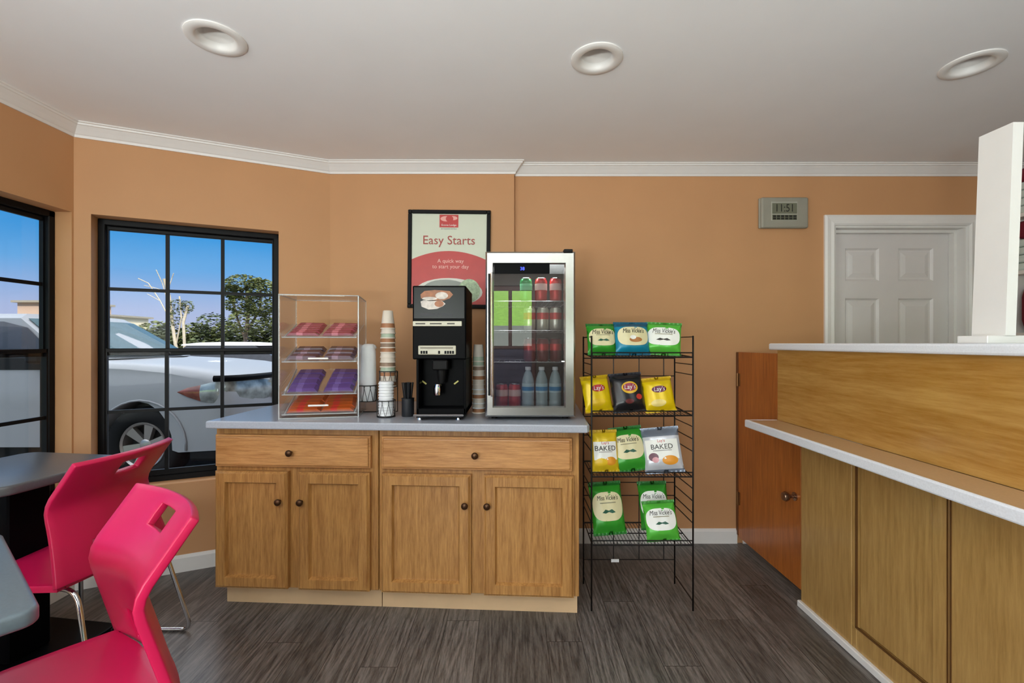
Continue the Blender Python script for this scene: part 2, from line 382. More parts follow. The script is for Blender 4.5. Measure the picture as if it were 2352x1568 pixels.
# ------------------------------------------------------------------ white six-panel door
DX0, DX1, DZ = 2.09, 2.955, 2.055
r = bpy.data.objects.new('door_1', None); COL.objects.link(r); r.location = (DX0, YB, 0); structure(r, 'white six-panel door in the back wall', 'door')
b = MB(); W = DX1 - DX0
def recess_panel(b, x0, x1, z0, z1, y, d, w, bw):
    """raised panel set in a slab whose front is at y: sloped ring in, then bevelled field out"""
    def ring(i, yy): return [b.bm.verts.new(p) for p in ((x0 + i, yy, z0 + i), (x1 - i, yy, z0 + i), (x1 - i, yy, z1 - i), (x0 + i, yy, z1 - i))]
    rs = [ring(0, y), ring(w, y + d), ring(w + bw * .3, y + d), ring(w + bw, y + d * .35)]
    for a, c in zip(rs, rs[1:]):
        for k in range(4): b.face((a[k], a[(k + 1) % 4], c[(k + 1) % 4], c[k]))
    b.face(rs[-1])
panels = []
for x0, x1 in ((.144, .372), (.500, .735)):
    for z0, z1 in ((1.712, 1.931), (.98, 1.595), (.24, .84)): panels.append((x0, x1, z0, z1))
for a, c, e, f in cells(0, W, .01, 2.042, panels):
    vs = [b.bm.verts.new(p) for p in ((a, .1, e), (c, .1, e), (c, .1, f), (a, .1, f))]; b.face(vs)
for p in panels: recess_panel(b, p[0], p[1], p[2], p[3], .1, .012, .012, .04)
b.box((0, .115, .01), (W, .14, 2.042))
b.build('door_leaf', DOORW, r, fix=False)
b = MB(); cw = .068
cp = [(0, 0), (0, -.012), (.012, -.02), (.03, -.016), (.055, -.02), (cw, -.014), (cw, 0)]
for a, c in zip(cp, cp[1:]):      # casing: left, head, right
    def q(u, y, side): return {'l': [(-u, y, 0), (-u, y, DZ + u)], 'r': [(W + u, y, DZ + u), (W + u, y, 0)]}[side]
    L0, L1 = q(a[0], a[1], 'l'), q(c[0], c[1], 'l'); R0, R1 = q(a[0], a[1], 'r'), q(c[0], c[1], 'r')
    pa = L0 + R0; pc = L1 + R1
    va = [b.bm.verts.new(p) for p in pa]; vc = [b.bm.verts.new(p) for p in pc]
    for k in range(3): b.face((va[k], va[k + 1], vc[k + 1], vc[k]))
b.build('casing', WHITE, r)
b = MB(); b.box((-.002, 0, 0), (.012, .12, DZ)); b.box((W - .012, 0, 0), (W + .002, .12, DZ)); b.box((.012, 0, DZ - .012), (W - .012, .12, DZ + .002))
b.box((W - .03, .06, 0), (W - .012, .098, DZ - .012)); b.box((.012, .06, DZ - .03), (W - .03, .098, DZ - .012))
b.build('door_jamb', WHITE, r)
b = MB(); b.lathe([(.026, 0), (.026, .006), (.012, .01), (.012, .035), (.024, .045), (.028, .058), (.02, .07), (0, .074)], 16, T(.8, .1, .95) @ RX(PI / 2)); smooth(b.build('door_knob', BRONZE, r))

# ------------------------------------------------------------------ recessed ceiling lights
tr_prof = [(.062, .02), (.066, -.003), (.074, -.008), (.098, -.008), (.104, -.004), (.104, 0)]
def can_light(i, x, y, label):
    t = thing('ceiling_light', label, 'ceiling light', (x, y, CZ), group='recessed ceiling lights')
    b = MB(); b.lathe(tr_prof, 40, cap=False); smooth(b.build('trim_ring', WHITE, t), 50)
    b = MB(); b.lathe([(.0665, .0), (.064, .03), (.056, .07), (.035, .095), (0, .1)], 40, cap=False); smooth(b.build('baffle', mat('baffle_white', rgb(226, 222, 218), .45), t), 60)
can_light(0, *LIGHTS[0], 'white recessed ceiling light nearest the windows')
can_light(1, *LIGHTS[1], 'white recessed ceiling light in front of the drinks cooler')
can_light(2, *LIGHTS[2], 'white recessed ceiling light above the reception counter')
# same lights further back in the room, unseen by the lens
for i in (3, 4, 5): can_light(i, *LIGHTS[i], 'white recessed ceiling light behind the seating, ' + ['near the windows', 'in the middle', 'by the counter'][i - 3])

# ------------------------------------------------------------------ base cabinets and worktop
CA = Vector((-1.451, 2.244)); CB = Vector((.3146, 2.145)); cd = (CB - CA); CL = cd.length; cd.normalize(); CANG = math.atan2(cd.y, cd.x)
def fu(px): k = (px - 1176) / F; return (k * CA.y - CA.x) / (cd.x - k * cd.y)
U1 = fu(870)
def cabinet(u0, u1, doors, drawer, knobs, dk, label):
    w = u1 - u0; p = CA + cd * u0
    t = thing('base_cabinet', label, 'cabinet', (p.x, p.y, 0), CANG, 'oak base cabinets')
    D0, D1 = doors
    b = MB(); b.box((0, .001, .105), (w, .52, .885), .002); b.build('body', OAK, t)
    b = MB(); b.box((0.02 if u0 == 0 else 0, .05, 0), (w - (0 if u0 == 0 else .004), .5, .105)); b.build('toe_kick', TOE, t)
    def front(name, x0, x1, z0, z1, inset, mt):
        b = MB(); y = -.034
        if inset:
            for a, c, e, f in cells(x0, x1, z0, z1, [(x0 + .052, x1 - .052, z0 + .052, z1 - .052)]): b.box((a, y + .009, e), (c, 0, f))
            for a, c, e, f in cells(x0 + .011, x1 - .011, z0 + .011, z1 - .011, [(x0 + .052, x1 - .052, z0 + .052, z1 - .052)]): b.box((a, y, e), (c, y + .009, f), .0)
            i = .052
            def ring(k, yy): return [b.bm.verts.new(q) for q in ((x0 + k, yy, z0 + k), (x1 - k, yy, z0 + k), (x1 - k, yy, z1 - k), (x0 + k, yy, z1 - k))]
            r1, r2, r3 = ring(i, y), ring(i + .008, y + .019), ring(i + .012, y + .0195)
            for a, c in ((r1, r2), (r2, r3)):
                for k in range(4): b.face((a[k], a[(k + 1) % 4], c[(k + 1) % 4], c[k]))
            b.face(r3)
            ra, rb = ring(.011, y + .0001), ring(.003, y + .0091)
            for k in range(4): b.face((ra[k], ra[(k + 1) % 4], rb[(k + 1) % 4], rb[k]))
        else:
            b.box((x0, y + .009, z0), (x1, 0, z1), .002); b.box((x0 + .008, y, z0 + .008), (x1 - .008, y + .01, z1 - .008), .006, 2)
        o = b.build(name, mt, t); return o
    def knob(par, x, z):
        b = MB(); b.lathe([(.007, 0), (.006, .012), (.011, .016), (.016, .021), (.016, .026), (.011, .031), (0, .033)], 16, T(x, -.033, z) @ RX(PI / 2)); smooth(b.build('knob', BRONZE, par), 50)
    d = front('drawer', drawer[0] - u0, drawer[1] - u0, .698, .852, False, OAKX); knob(d, dk - u0, .772)
    for (a, c), kx in zip((D0, D1), knobs):
        o = front('door', a - u0, c - u0, .112, .676, True, OAK); knob(o, kx - u0, .538)
    return t
cabinet(0, U1 - .002, ((fu(503), fu(667)), (fu(692), fu(853))), (fu(503), fu(855)), (fu(652), fu(701)), fu(677), 'oak base cabinet next to the window, under the snack case')
cabinet(U1 + .002, CL, ((fu(880), fu(1083)), (fu(1113), fu(1317))), (fu(880), fu(1313)), (fu(1071), fu(1121)), fu(1094), 'wider oak base cabinet next to the snack rack, under the drinks cooler')
WT = .925
def bayp(u): return (BAY0.x + bd.x * u, BAY0.y + bd.y * u)
b = MB()
q = [(-1.452, 2.168), (.338, 2.055), (.352, 2.08), (.40, 2.90), (.39, 2.955), (XP + .003, 2.955), (XP + .003, YP - .003), (BAY1.x + .003, YP - .003), (-1.425, 2.79)]
b.prism(q, WT - .036, WT, .006, seg=2)
o = b.build('worktop', LAM); tag(o, 'light grey laminate worktop on the oak cabinets', 'worktop')

# ------------------------------------------------------------------ framed poster
t = thing('framed_poster', 'black framed breakfast poster on the peach wall behind the coffee machine', 'poster', (-.401, YP - .001, 1.829)); t.rotation_euler = (0, R(.6), 0)
pw, ph = .262, .312
b = MB()
for a, c, e, f in cells(-pw, pw, -ph, ph, [(-pw + .024, pw - .024, -ph + .024, ph - .024)]): b.box((a, -.022, e), (c, 0, f), .003)
b.build('frame', BLKM, t)
PAPER = mat('poster_paper', rgb(214, 220, 200), .35, noise=.01)
b = MB(); b.box((-pw + .02, -.012, -ph + .02), (pw - .02, -.004, ph - .02)); b.build('print', PAPER, t)
RED = mat('poster_red', rgb(196, 62, 58), .4, noise=.05); PWH = mat('poster_white', rgb(240, 236, 230), .4)
def flat(name, poly, y, m, par, th=.0006):
    b = MB(); b.prism(poly, 0, th, M=T(0, y, 0) @ RX(PI / 2)); return b.build(name, m, par)
iw = pw - .024
# red arched field
arc = [(-iw, -.11)] + [(x, .062 - .055 * (x / iw) ** 2 + .02) for x in [(-1 + i / 8) * iw for i in range(17)]] + [(iw, -.11)]
arc = [(x, y - .03) for x, y in arc]; arc[0] = (-iw, -ph + .024); arc[-1] = (iw, -ph + .024)
flat('red_field', arc, -.0125, RED, t)
# plate of food along the bottom
el = lambda cx, cy, rx, ry, n=28, a0=0, a1=2 * PI: [(cx + rx * math.cos(a0 + (a1 - a0) * i / n), cy + ry * math.sin(a0 + (a1 - a0) * i / n)) for i in range(n)]
flat('plate', el(0, -.21, .215, .09), -.0132, mat('poster_plate', rgb(222, 222, 212), .4), t)
flat('cup', el(-.02, -.2, .15, .07), -.0139, mat('poster_grey', rgb(150, 156, 148), .4), t)
flat('greens', el(.13, -.2, .07, .075), -.0145, mat('poster_green', rgb(172, 196, 158), .4, noise=.3, nscale=60), t)
# logo: red square with white swooshes
lx, lz = -.003, .247
sq = flat('logo', [(lx - .06, lz - .045), (lx + .06, lz - .045), (lx + .06, lz + .036), (lx - .06, lz + .036)], -.0125, RED, t)
flat('swoosh', el(lx - .018, lz + .01, .036, .017), -.0132, mat('poster_pink', rgb(238, 170, 160), .4), sq)
flat('swoosh', el(lx + .026, lz + .014, .028, .013), -.0138, mat('poster_pink', rgb(238, 170, 160), .4), sq)
flat('swoosh', el(lx + .004, lz + .01, .024, .02), -.0144, RED, sq)
POS = lambda x, z, y=-.0135: T(x, y, z) @ RX(PI / 2)
lettering('logo_lettering', 'Econo Lodge', .0165, PWH, sq, POS(lx, lz - .03), sx=1.1)
DK = mat('poster_maroon', rgb(168, 62, 52), .4)
lettering('headline', 'Easy Starts', .079, DK, t, POS(-.002, .118), sx=.98, extrude=.001)
lettering('small_print', 'BY CHOICE HOTELS', .011, mat('poster_slate', rgb(120, 132, 128), .5), t, POS(-.003, .192))
lettering('lettering', 'A quick way', .034, mat('poster_pinkish', rgb(240, 190, 178), .4), t, POS(.01, -.012), sx=1.)
lettering('lettering', 'to start your day', .034, mat('poster_pinkish', rgb(240, 190, 178), .4), t, POS(.01, -.048), sx=1.)

# ------------------------------------------------------------------ wall clock / thermostat
t = thing('digital_wall_clock', 'grey digital clock on the back wall left of the white door', 'clock', ((1795 - 1176) / 354, YB, 1.294 + 297 / 354))
b = MB(); b.box((-.155, -.02, -.098), (.155, 0, .098), .008, 2); b.box((-.150, -.036, -.1), (.155, -.015, .098), .012, 3); b.build('case', mat('clock_grey', rgb(158, 156, 142), .35, .15), t)
b = MB(); b.box((-.088, -.0385, -.055), (.082, -.03, .07), .003); b.build('bezel', mat('clock_bezel', rgb(170, 170, 156), .4), t)
b = MB(); b.box((-.082, -.0395, -.01), (.076, -.037, .058)); b.box((-.082, -.0395, -.05), (.076, -.037, -.016)); sc_ = b.build('screen', mat('lcd_green', rgb(112, 114, 96), .25), t)
lettering('digits', '11:51', .07, mat('lcd_ink', rgb(34, 34, 26), .5), sc_, T(-.003, -.0398, .0245) @ RX(PI / 2), sx=.82)
b = MB()
for i in range(6): b.box((-.078 + i * .026, -.0402, -.047), (-.058 + i * .026, -.0395, -.035)); b.box((-.078 + i * .026, -.0402, -.032), (-.058 + i * .026, -.0395, -.02))
b.build('segments', mat('lcd_ink', rgb(34, 34, 26), .5), sc_)

# ------------------------------------------------------------------ reception counter (runs along Y)
CX = 1.42; Y0, Y1 = 2.444, -1.2
t = thing('reception_counter', 'long plywood reception counter with two white edged ledges', 'counter', (CX, Y0, 0))
b = MB(); b.box((0, -(Y0 - Y1), .885), (.03, 0, 1.259)); b.build('upper_panel', CTRY, t)
b = MB(); b.box((.02, -(Y0 - Y1), .03), (.1, -.195, .85)); b.build('core', CTR, t)
for a, c, nm in ((-.195, -.535, 'front_panel'), (-.96, -1.42, 'front_panel'), (-1.48, -2.3, 'front_panel'), (-2.31, -3.6, 'front_panel')):
    b = MB(); b.box((0, a - .003, .03), (.021, c + .003, .85), .002); b.build(nm, CTR, t)
b = MB()     # framed door section between the plain panels
for a, c, e, f in cells(.535, .96, .03, .85, [(.56, .9, .12, .80)]): b.box((0, -a, e), (.021, -c, f), .002)
b.box((.01, -.568, .128), (.022, -.892, .792)); b.build('panel_door', CTR, t)
b = MB()
for z0, z1, ya, yb in ((.12, .80, -.556, -.562), (.12, .126, -.556, -.9), (.03, .85, -.953, -.957), (.03, .85, -.963, -.968)): b.box((-.003, ya, z0), (.004, yb, z1))
b.build('bead', mat('dark_bead', rgb(96, 62, 26), .5), t)
b = MB(); b.box((-.165, -(Y0 - Y1), .851), (.0, 0, .884), .003); b.build('ledge', LAMT, t)
b = MB(); b.box((-.176, -(Y0 - Y1), .847), (-.16, .004, .887), .006, 2); b.box((-.17, -.002, .847), (0, .008, .885), .003); b.build('ledge_edge', LAMW, t)
b = MB(); b.box((-.03, -(Y0 - Y1), 1.258), (.34, .035, 1.2935), .008, 2); b.build('bar_top', LAMW, t)
b = MB(); b.box((-.016, -(Y0 - Y1), 0), (.004, -.19, .032), .004); b.build('base_strip', WHITE, t)
b = MB(); b.box((.3, -(Y0 - Y1), 0), (.34, -.2, 1.258)); b.build('rear_panel', CTR, t)
# swing gate between counter and back wall
t = thing('swing_gate', 'reddish wooden half-height gate between counter and back wall', 'gate', (1.455, 2.95, 0))
b = MB(); b.box((0, -.645, .05), (.032, -.012, 1.2375), .002); b.build('gate_leaf', GATE, t)
b = MB(); b.box((-.004, -.012, .06), (.03, .012, 1.2375), .002); b.build('hinge_post', mat('dark_gate_wood', rgb(104, 58, 26), .5), t)
for z in (.3, 1.06):
    b = MB(); b.box((-.006, -.035, z - .04), (0, .005, z + .04), .001); b.tube([(-.007, -.012, z - .042), (-.007, -.012, z + .042)], .005, 8); b.build('hinge', mat('old_brass', rgb(128, 92, 58), .35, .8), t)
b = MB(); b.lathe([(.022, 0), (.022, .005), (.009, .008), (.009, .03), (.02, .036), (.026, .05), (.02, .062), (0, .066)], 20, T(0, -.6, .507) @ RY(-PI / 2)); smooth(b.build('knob', mat('aged_chrome', rgb(160, 130, 108), .2, .9), t), 50)
# white stand on the bar top
t = thing('counter_stand', 'white upright board stand on the reception bar top', 'stand', (1.5, 1.44, 1.2935))
b = MB(); b.box((-.05, -.046, 0), (.42, .05, .024), .002); b.build('base', WHITE, t)
b = MB(); b.prism([(-.002, .024), (.03, .024), (.054, .672), (.022, .672)], -.05, .052, .0, M=RX(PI / 2)); b.build('upright', WHITE, t)
# shelves behind the counter
SHX = 3.22
t = thing('storage_shelf', 'white wall shelves behind the upright stand, seen at the right edge', 'shelf', (SHX, 2.965, 0))
b = MB(); b.box((.02, -.012, 1.335), (.9, 0, 2.16)); b.build('back_board', WHITE, t)
for z in (1.335, 1.73, 2.09): b = MB(); b.box((-.01, -.26, z), (.9, -.012, z + .024), .002); b.build('shelf_board', WHITE, t)
b = MB(); b.box((.88, -.26, 1.335), (.9, -.012, 2.16)); b.build('side_board', WHITE, t)
MAR = mat('maroon_cloth', rgb(110, 14, 38), .7, noise=.1); TOW = mat('pale_towel', rgb(206, 220, 214), .85, noise=.06)
def lumps(name, label, z, h, n, m, cat):
    b = MB()
    for i in range(n): b.box((0, -.225, i * h / n), (.42, -.012, (i + .94) * h / n), h / n * .25, 3)
    o = b.build(name, m); o.location = (SHX, 2.95, z); tag(o, label, cat)
lumps('storage_bin', 'tall maroon bin on the lowest far shelf', 1.36, .33, 1, MAR, 'bin'); lumps('towel_stack', 'pale folded towels on the middle far shelf', 1.755, .2, 4, TOW, 'towels')
lumps('storage_bin', 'small maroon bin lying on the folded towels of the middle far shelf', 1.957, .12, 1, MAR, 'bin'); lumps('towel_stack', 'pale folded towels on the highest far shelf', 2.115, .2, 4, TOW, 'towels')
lumps('storage_bin', 'flat maroon bin on top of the highest folded towels', 2.317, .09, 1, MAR, 'bin')

# ------------------------------------------------------------------ tables and chairs
def rrect(w, l, r, n=6):
    p = []
    for cx, cy, a in ((w - r, l - r, 0), (-w + r, l - r, PI / 2), (-w + r, -l + r, PI), (w - r, -l + r, 1.5 * PI)):
        p += [(cx + r * math.cos(a + PI / 2 * i / n), cy + r * math.sin(a + PI / 2 * i / n)) for i in range(n + 1)]
    return p
def table(label, loc, rz, w, l, z, m, colx, coly, cr=.05):
    t = thing('cafe_table', label, 'table', (loc[0], loc[1], 0), rz, 'cafe tables')
    b = MB(); b.prism(rrect(w / 2, l / 2, cr), z - .036, z, .009, seg=3); smooth(b.build('tabletop', m, t), 35)
    b = MB(); b.box((colx - .075, coly - .075, .03), (colx + .075, coly + .075, z - .036), .006); b.build('column', BLK, t)
    b = MB(); b.prism(rrect(.23, .23, .05), 0, .03, .008, M=T(colx, coly, 0)); b.build('foot_plate', BLK, t)
    return t
table('charcoal cafe table pushed against the left window', (-2.01, 1.855), R(-8), .54, .49, .79, TABLE, -.03, .015, .06)
e1 = Vector((-.977, .949)); e2 = Vector((-1.467, 1.316)); ed = (e2 - e1).normalized(); en = Vector((-ed.y, ed.x))
if en.x > 0: en = -en
tc_ = (e1 + e2) / 2 + en * .305
table('slate grey cafe table at the lower left corner, beside the near pink chair', tc_, math.atan2(-ed.y, -ed.x), .625, .61, .75, TABLE2, 0, 0, .03)

def make_chair():
    t = thing('stacking_chair', '', 'chair', group='pink plastic stacking chairs')
    # back shell: rows of height, columns across
    us = [-1, -.9, -.7, -.5, -.36, -.24, 0, .24, .36, .5, .7, .9, 1]; vs = [0, .05, .12, .2, .27, .33, .4, .46, .52, .58, .64, .7, .76, .82, .87, .93, .965, 1]
    def prof(v):      # (rearward offset, z, half width)
        z = .445 + .425 * v
        def lin_(q): return -.07 * q / .62 if q < .62 else -.07 + .115 * (q - .62) / .38
        y = sum(lin_(v + d_) for d_ in (-.07, -.035, 0, .035, .07)) / 5
        w = .25 - .03 * math.sin(PI / 2 * min(1, v / .62)) + (.008 * ((v - .62) / .38) if v > .62 else 0)
        return y, z, w
    bm = bmesh.new(); g = {}
    for j, v in enumerate(vs):
        y, z, w = prof(v)
        for i, u in enumerate(us): g[i, j] = bm.verts.new((u * w, -(y - .042 * u * u), z))
    hole = set()
    for i in range(3, 9): hole |= {(i, j) for j in (1, 2, 3)}
    for i in (5, 6): hole |= {(i, 13), (i, 14)}
    for i in range(len(us) - 1):
        for j in range(len(vs) - 1):
            if (i, j) in hole: continue
            bm.faces.new((g[i, j], g[i + 1, j], g[i + 1, j + 1], g[i, j + 1]))
    me = bpy.data.meshes.new('backrest'); bm.to_mesh(me); bm.free(); me.materials.append(PINK)
    o = bpy.data.objects.new('backrest', me); COL.objects.link(o); o.parent = t
    for p in me.polygons: p.use_smooth = True
    md = o.modifiers.new('solid', 'SOLIDIFY'); md.thickness = .022; md.offset = 0
    md = o.modifiers.new('bev', 'BEVEL'); md.width = .004; md.segments = 2; md.limit_method = 'ANGLE'; md.angle_limit = R(50)
    # seat
    us = [-1, -.9, -.5, 0, .5, .9, 1]; ss = [0, .06, .3, .55, .8, .92, 1]
    bm = bmesh.new(); g = {}
    for j, s_ in enumerate(ss):
        for i, u in enumerate(us):
            w = .232 + .012 * math.sin(PI * s_) - .012 * max(0, (s_ - .8) / .2)
            z = .452 - .012 * (1 - u * u) * math.sin(PI * min(1, s_ * 1.05)) + .004 * s_ - (.03 * ((s_ - .8) / .2) ** 2 if s_ > .8 else 0)
            z += .0 if s_ > .05 else .0
            g[i, j] = bm.verts.new((u * w, .02 + .43 * s_ + (.03 * u * u if s_ < .02 else 0) - (.03 * abs(u) ** 3 if s_ > .95 else 0), z))
    for i in range(len(us) - 1):
        for j in range(len(ss) - 1): bm.faces.new((g[i, j], g[i + 1, j], g[i + 1, j + 1], g[i, j + 1]))
    me = bpy.data.meshes.new('seat'); bm.to_mesh(me); bm.free(); me.materials.append(PINK)
    o = bpy.data.objects.new('seat', me); COL.objects.link(o); o.parent = t
    for p in me.polygons: p.use_smooth = True
    md = o.modifiers.new('solid', 'SOLIDIFY'); md.thickness = .022; md.offset = -1
    md = o.modifiers.new('bev', 'BEVEL'); md.width = .004; md.segments = 2; md.limit_method = 'ANGLE'; md.angle_limit = R(50)
    # chrome sled legs, one bent tube per side
    def arc(p, q, c, n=5): return [Vector(p).lerp(Vector(c), i / n).lerp(Vector(c).lerp(Vector(q), i / n), i / n) for i in range(n + 1)]
    for s_ in (-1, 1):
        x0, x1 = s_ * .19, s_ * .235
        pts = [(x0, .2, .418), (x0, .09, .418)] + arc((x0, .07, .418), (s_ * .203, -.0, .36), (s_ * .193, .02, .418)) + arc((x1 - s_ * .002, -.075, .06), (x1, -.04, .0095), (x1, -.09, .0095)) \
            + arc((x1, .36, .0095), (x1 - s_ * .003, .405, .06), (x1, .42, .0095)) + arc((s_ * .2, .375, .37), (x0, .33, .418), (s_ * .193, .37, .418)) + [(x0, .25, .418)]
        b = MB(); b.smooth = True; b.tube(pts, .0085, 10); b.build('leg', CHROME, t)
    b = MB(); b.box((-.19, .18, .412), (.19, .2, .424)); b.box((-.19, .25, .412), (.19, .27, .424)); b.build('seat_frame', CHROME, t)
    return t
ch = make_chair()
ch['label'] = 'raspberry pink plastic chair by the window, seen from behind at the charcoal table'
ch.location = (-1.53, 1.82, 0); ch.rotation_euler = (0, 0, R(90))
dup(ch, (-.948, 1.241, 0), R(142.5), 'nearest raspberry pink plastic chair, its front and seat facing the lower left table')

# ------------------------------------------------------------------ acrylic snack case
SX0, SX1 = -1.125, -.758; SY0, SY1 = 2.205, 2.51; SH = .605; SA = R(11)
t = thing('acrylic_display_case', 'clear acrylic snack display case on the worktop beside the window', 'display case', (SX0, SY0, WT), SA)
w, d = SX1 - SX0, SY1 - SY0
b = MB(); b.box((0, 0, .0), (.005, d, SH)); b.build('side_panel', ACRY, t)
b = MB(); b.box((w - .005, 0, 0), (w, d, SH)); b.build('side_panel', ACRY, t)
b = MB(); b.box((0, 0, SH - .005), (w, d, SH)); b.build('top_panel', ACRY, t)
b = MB(); b.box((0, 0, 0), (w, d, .008)); b.build('bottom_panel', ACRY, t)
b = MB()
for x in (0, w): b.tube([(x, 0, 0), (x, 0, SH)], .0028, 6); b.tube([(x, d, 0), (x, d, SH)], .002, 6); b.tube([(x, 0, SH), (x, d, SH)], .0028, 6); b.tube([(x, 0, .004), (x, d, .004)], .002, 6)
for y in (0, d): b.tube([(0, y, SH), (w, y, SH)], .0022, 6); b.tube([(0, y, .004), (w, y, .004)], .0022, 6)
b.build('polished_edge', ACRE, t)
TZ = [(.395, .47), (.275, .345), (.115, .225), (.018, .10)]     # front z, back z of each tray
for k, (za, zb) in enumerate(TZ):
    b = MB(); a = math.atan2(zb - za, d - .03)
    Mx = T(0, .012, za) @ RX(a); ln = (d - .03) / math.cos(a)
    b.box((.008, 0, 0), (w - .008, ln, .004), M=Mx); b.box((.008, 0, 0), (w - .008, .004, .022), M=Mx)
    o = b.build('tray', ACRY, t)
    b = MB(); b.tube([Mx @ Vector((.02, 0, .003)), Mx @ Vector((.008, ln, .003))], .003, 6); b.tube([Mx @ Vector((w - .02, 0, .003)), Mx @ Vector((w - .008, ln, .003))], .003, 6)
    b.tube([Mx @ Vector((.01, 0, .003)), Mx @ Vector((w - .01, 0, .003))], .0025, 6); b.build('tray_edge', ACRE, o)
for z in (.29, .06):
    b = MB(); b.box((w * .36, -.006, z), (w * .62, 0, z + .009), .003, 2); b.build('handle', mat('frosted_handle', rgb(244, 240, 236), .25), t)
# wrapped bars on each tray
def bar_mesh(wd, dp, th, m, m2):
    b = MB(); n = 10; rows = []
    for i in range(n + 1):
        u = i / n; x = -wd / 2 + wd * u; f = min(1, min(u, 1 - u) / .12); hh = th * (.12 + .88 * math.sin(f * PI / 2)); dd = dp * (1.05 if f < .3 else 1)
        rows.append([b.bm.verts.new((x, -dd / 2, hh * .15)), b.bm.verts.new((x, -dd / 2 * .86, hh)), b.bm.verts.new((x, dd / 2 * .86, hh)), b.bm.verts.new((x, dd / 2, hh * .15))])
    for i, (a, c) in enumerate(zip(rows, rows[1:])):
        b.mi = 1 if i in (3, 4) else 0
        for k in range(4): b.face((a[k], a[(k + 1) % 4], c[(k + 1) % 4], c[k]))
    b.mi = 0; b.face(rows[0]); b.face(rows[-1][::-1])
    return b.build('snack_bar', [m, m2])
kinds = [('dark red', mat('red_wrap', rgb(150, 40, 66), .3), mat('pink_wrap', rgb(206, 110, 128), .3), 6, .148, .030, .016), ('dark plum', mat('plum_wrap', rgb(86, 52, 74), .3), mat('mauve_wrap', rgb(140, 104, 128), .3), 3, .15, .05, .02),
         ('violet', mat('violet_wrap', rgb(100, 72, 138), .35), mat('lilac_wrap', rgb(124, 100, 168), .3), 4, .14, .05, .022), ('orange', mat('orange_wrap', rgb(190, 84, 24), .35), mat('scarlet_wrap', rgb(206, 48, 42), .3), 6, .155, .038, .018)]
for k, (za, zb) in enumerate(TZ):
    nm, m, m2, n, wd, dp, th = kinds[k]; proto = bar_mesh(wd, dp, th, m, m2); first = True
    a = math.atan2(zb - za, d - .03); ln = (d - .05) / math.cos(a)
    tn = ['top', 'second', 'third', 'bottom'][k]
    for c in range(2):
        for i in range(n):
            o = proto if first else proto.copy()
            if not first: COL.objects.link(o)
            first = False
            v = .022 + (ln - dp * .5 - .012) * (i + .35) / n
            p = T(SX0, SY0, WT) @ RZ(SA) @ T(.028 + wd / 2 + c * (w - .056 - wd) + random.uniform(-.004, .004), .012, za) @ RX(a) @ Vector((0, v, .0046))
            o.location = p; o.rotation_euler = (RZ(SA) @ RX(a) @ RZ(random.uniform(-.06, .06))).to_euler()
            tag(o, f'{nm} snack bar, {ORD[i]} from the front in the {tn} tray\'s {"left" if c == 0 else "right"} row', 'snack bar', f'{nm} snack bars in the {tn} tray')

# ------------------------------------------------------------------ cups in wire holders
t = thing('wire_cup_holder', 'black wire cup holder with three baskets between display case and stirrers', 'cup holder', (-.7, 2.40, WT))
L0 = Vector((-.7, 2.40, WT))
def basket(x, y, z0, z1, r, n=9):
    b = MB(); c = Vector((x, y, 0)) - Vector((L0.x, L0.y, 0)); z0 -= WT; z1 -= WT
    ring = lambda z, rr: [(c.x + rr * math.cos(2 * PI * i / 20), c.y + rr * math.sin(2 * PI * i / 20), z) for i in range(20)]
    b.tube(ring(z0 + .002, r * .97), .0022, 5, True); b.tube(ring(z1, r), .0024, 5, True)
    for i in range(n):
        a0 = 2 * PI * i / n
        for s_ in (-.42, .42):
            b.tube([(c.x + r * math.cos(a0 + s_ * f) * (.97 + .03 * f), c.y + r * math.sin(a0 + s_ * f) * (.97 + .03 * f), z0 + (z1 - z0) * f) for f in (0, .25, .5, .75, 1)], .0013, 4)
    b.tube([(c.x - r * .97, c.y, z0 + .002), (c.x + r * .97, c.y, z0 + .002)], .0018, 5); b.tube([(c.x, c.y - r * .97, z0 + .002), (c.x, c.y + r * .97, z0 + .002)], .0018, 5)
    return b.build('basket', WIRE, t)
BK = [(-.767, 2.442, .985, 1.07, .045), (-.662, 2.442, 1.06, 1.145, .046), (-.633, 2.30, WT, 1.008, .046)]
for q in BK: basket(*q)
b = MB()
for x, y, zt in ((-.812, 2.442, 1.07), (-.722, 2.442, 1.07), (-.708, 2.46, 1.06), (-.616, 2.46, 1.145)): b.tube([(x - L0.x, y - L0.y, 0.002), (x - L0.x, y - L0.y, zt - WT)], .0025, 6)
b.tube([(-.812 - L0.x, .042, .003), (-.616 - L0.x, .06, .003)], .0025, 6); b.tube([(-.66 - L0.x, .06, .003), (-.633 - L0.x, -.06, .003)], .0025, 6)
b.build('stand', WIRE, t)
# sleeve of white foam cups (bagged) in the rear left basket
b = MB(); b.smooth = True; n = 28; prof = [(.036, .987), (.040, .99), (.041, 1.06), (.0405, 1.13), (.0395, 1.20), (.038, 1.25), (.036, 1.262), (.039, 1.27), (.032, 1.284), (.02, 1.29), (0, 1.291)]
rings = []
for r_, z in prof:
    rings.append([b.bm.verts.new((r_ * (1 + (.09 * math.sin(5 * th_) + .05 * math.sin(9 * th_) if z > 1.262 else .008 * math.sin(4 * th_ + 30 * z))) * math.cos(th_), r_ * (1 + .012 * math.sin(7 * th_)) * math.sin(th_), z - .987)) for th_ in [2 * PI * i / n for i in range(n)]])
for a, c in zip(rings, rings[1:]):
    for i in range(n): b.face((a[i], a[(i + 1) % n], c[(i + 1) % n], c[i]))
o = b.build('foam_cup_sleeve', WHP, loc=(-.767, 2.442, .987), weld=.0001); tag(o, 'bagged sleeve of white foam cups in the rear left basket of the wire holder', 'cups')
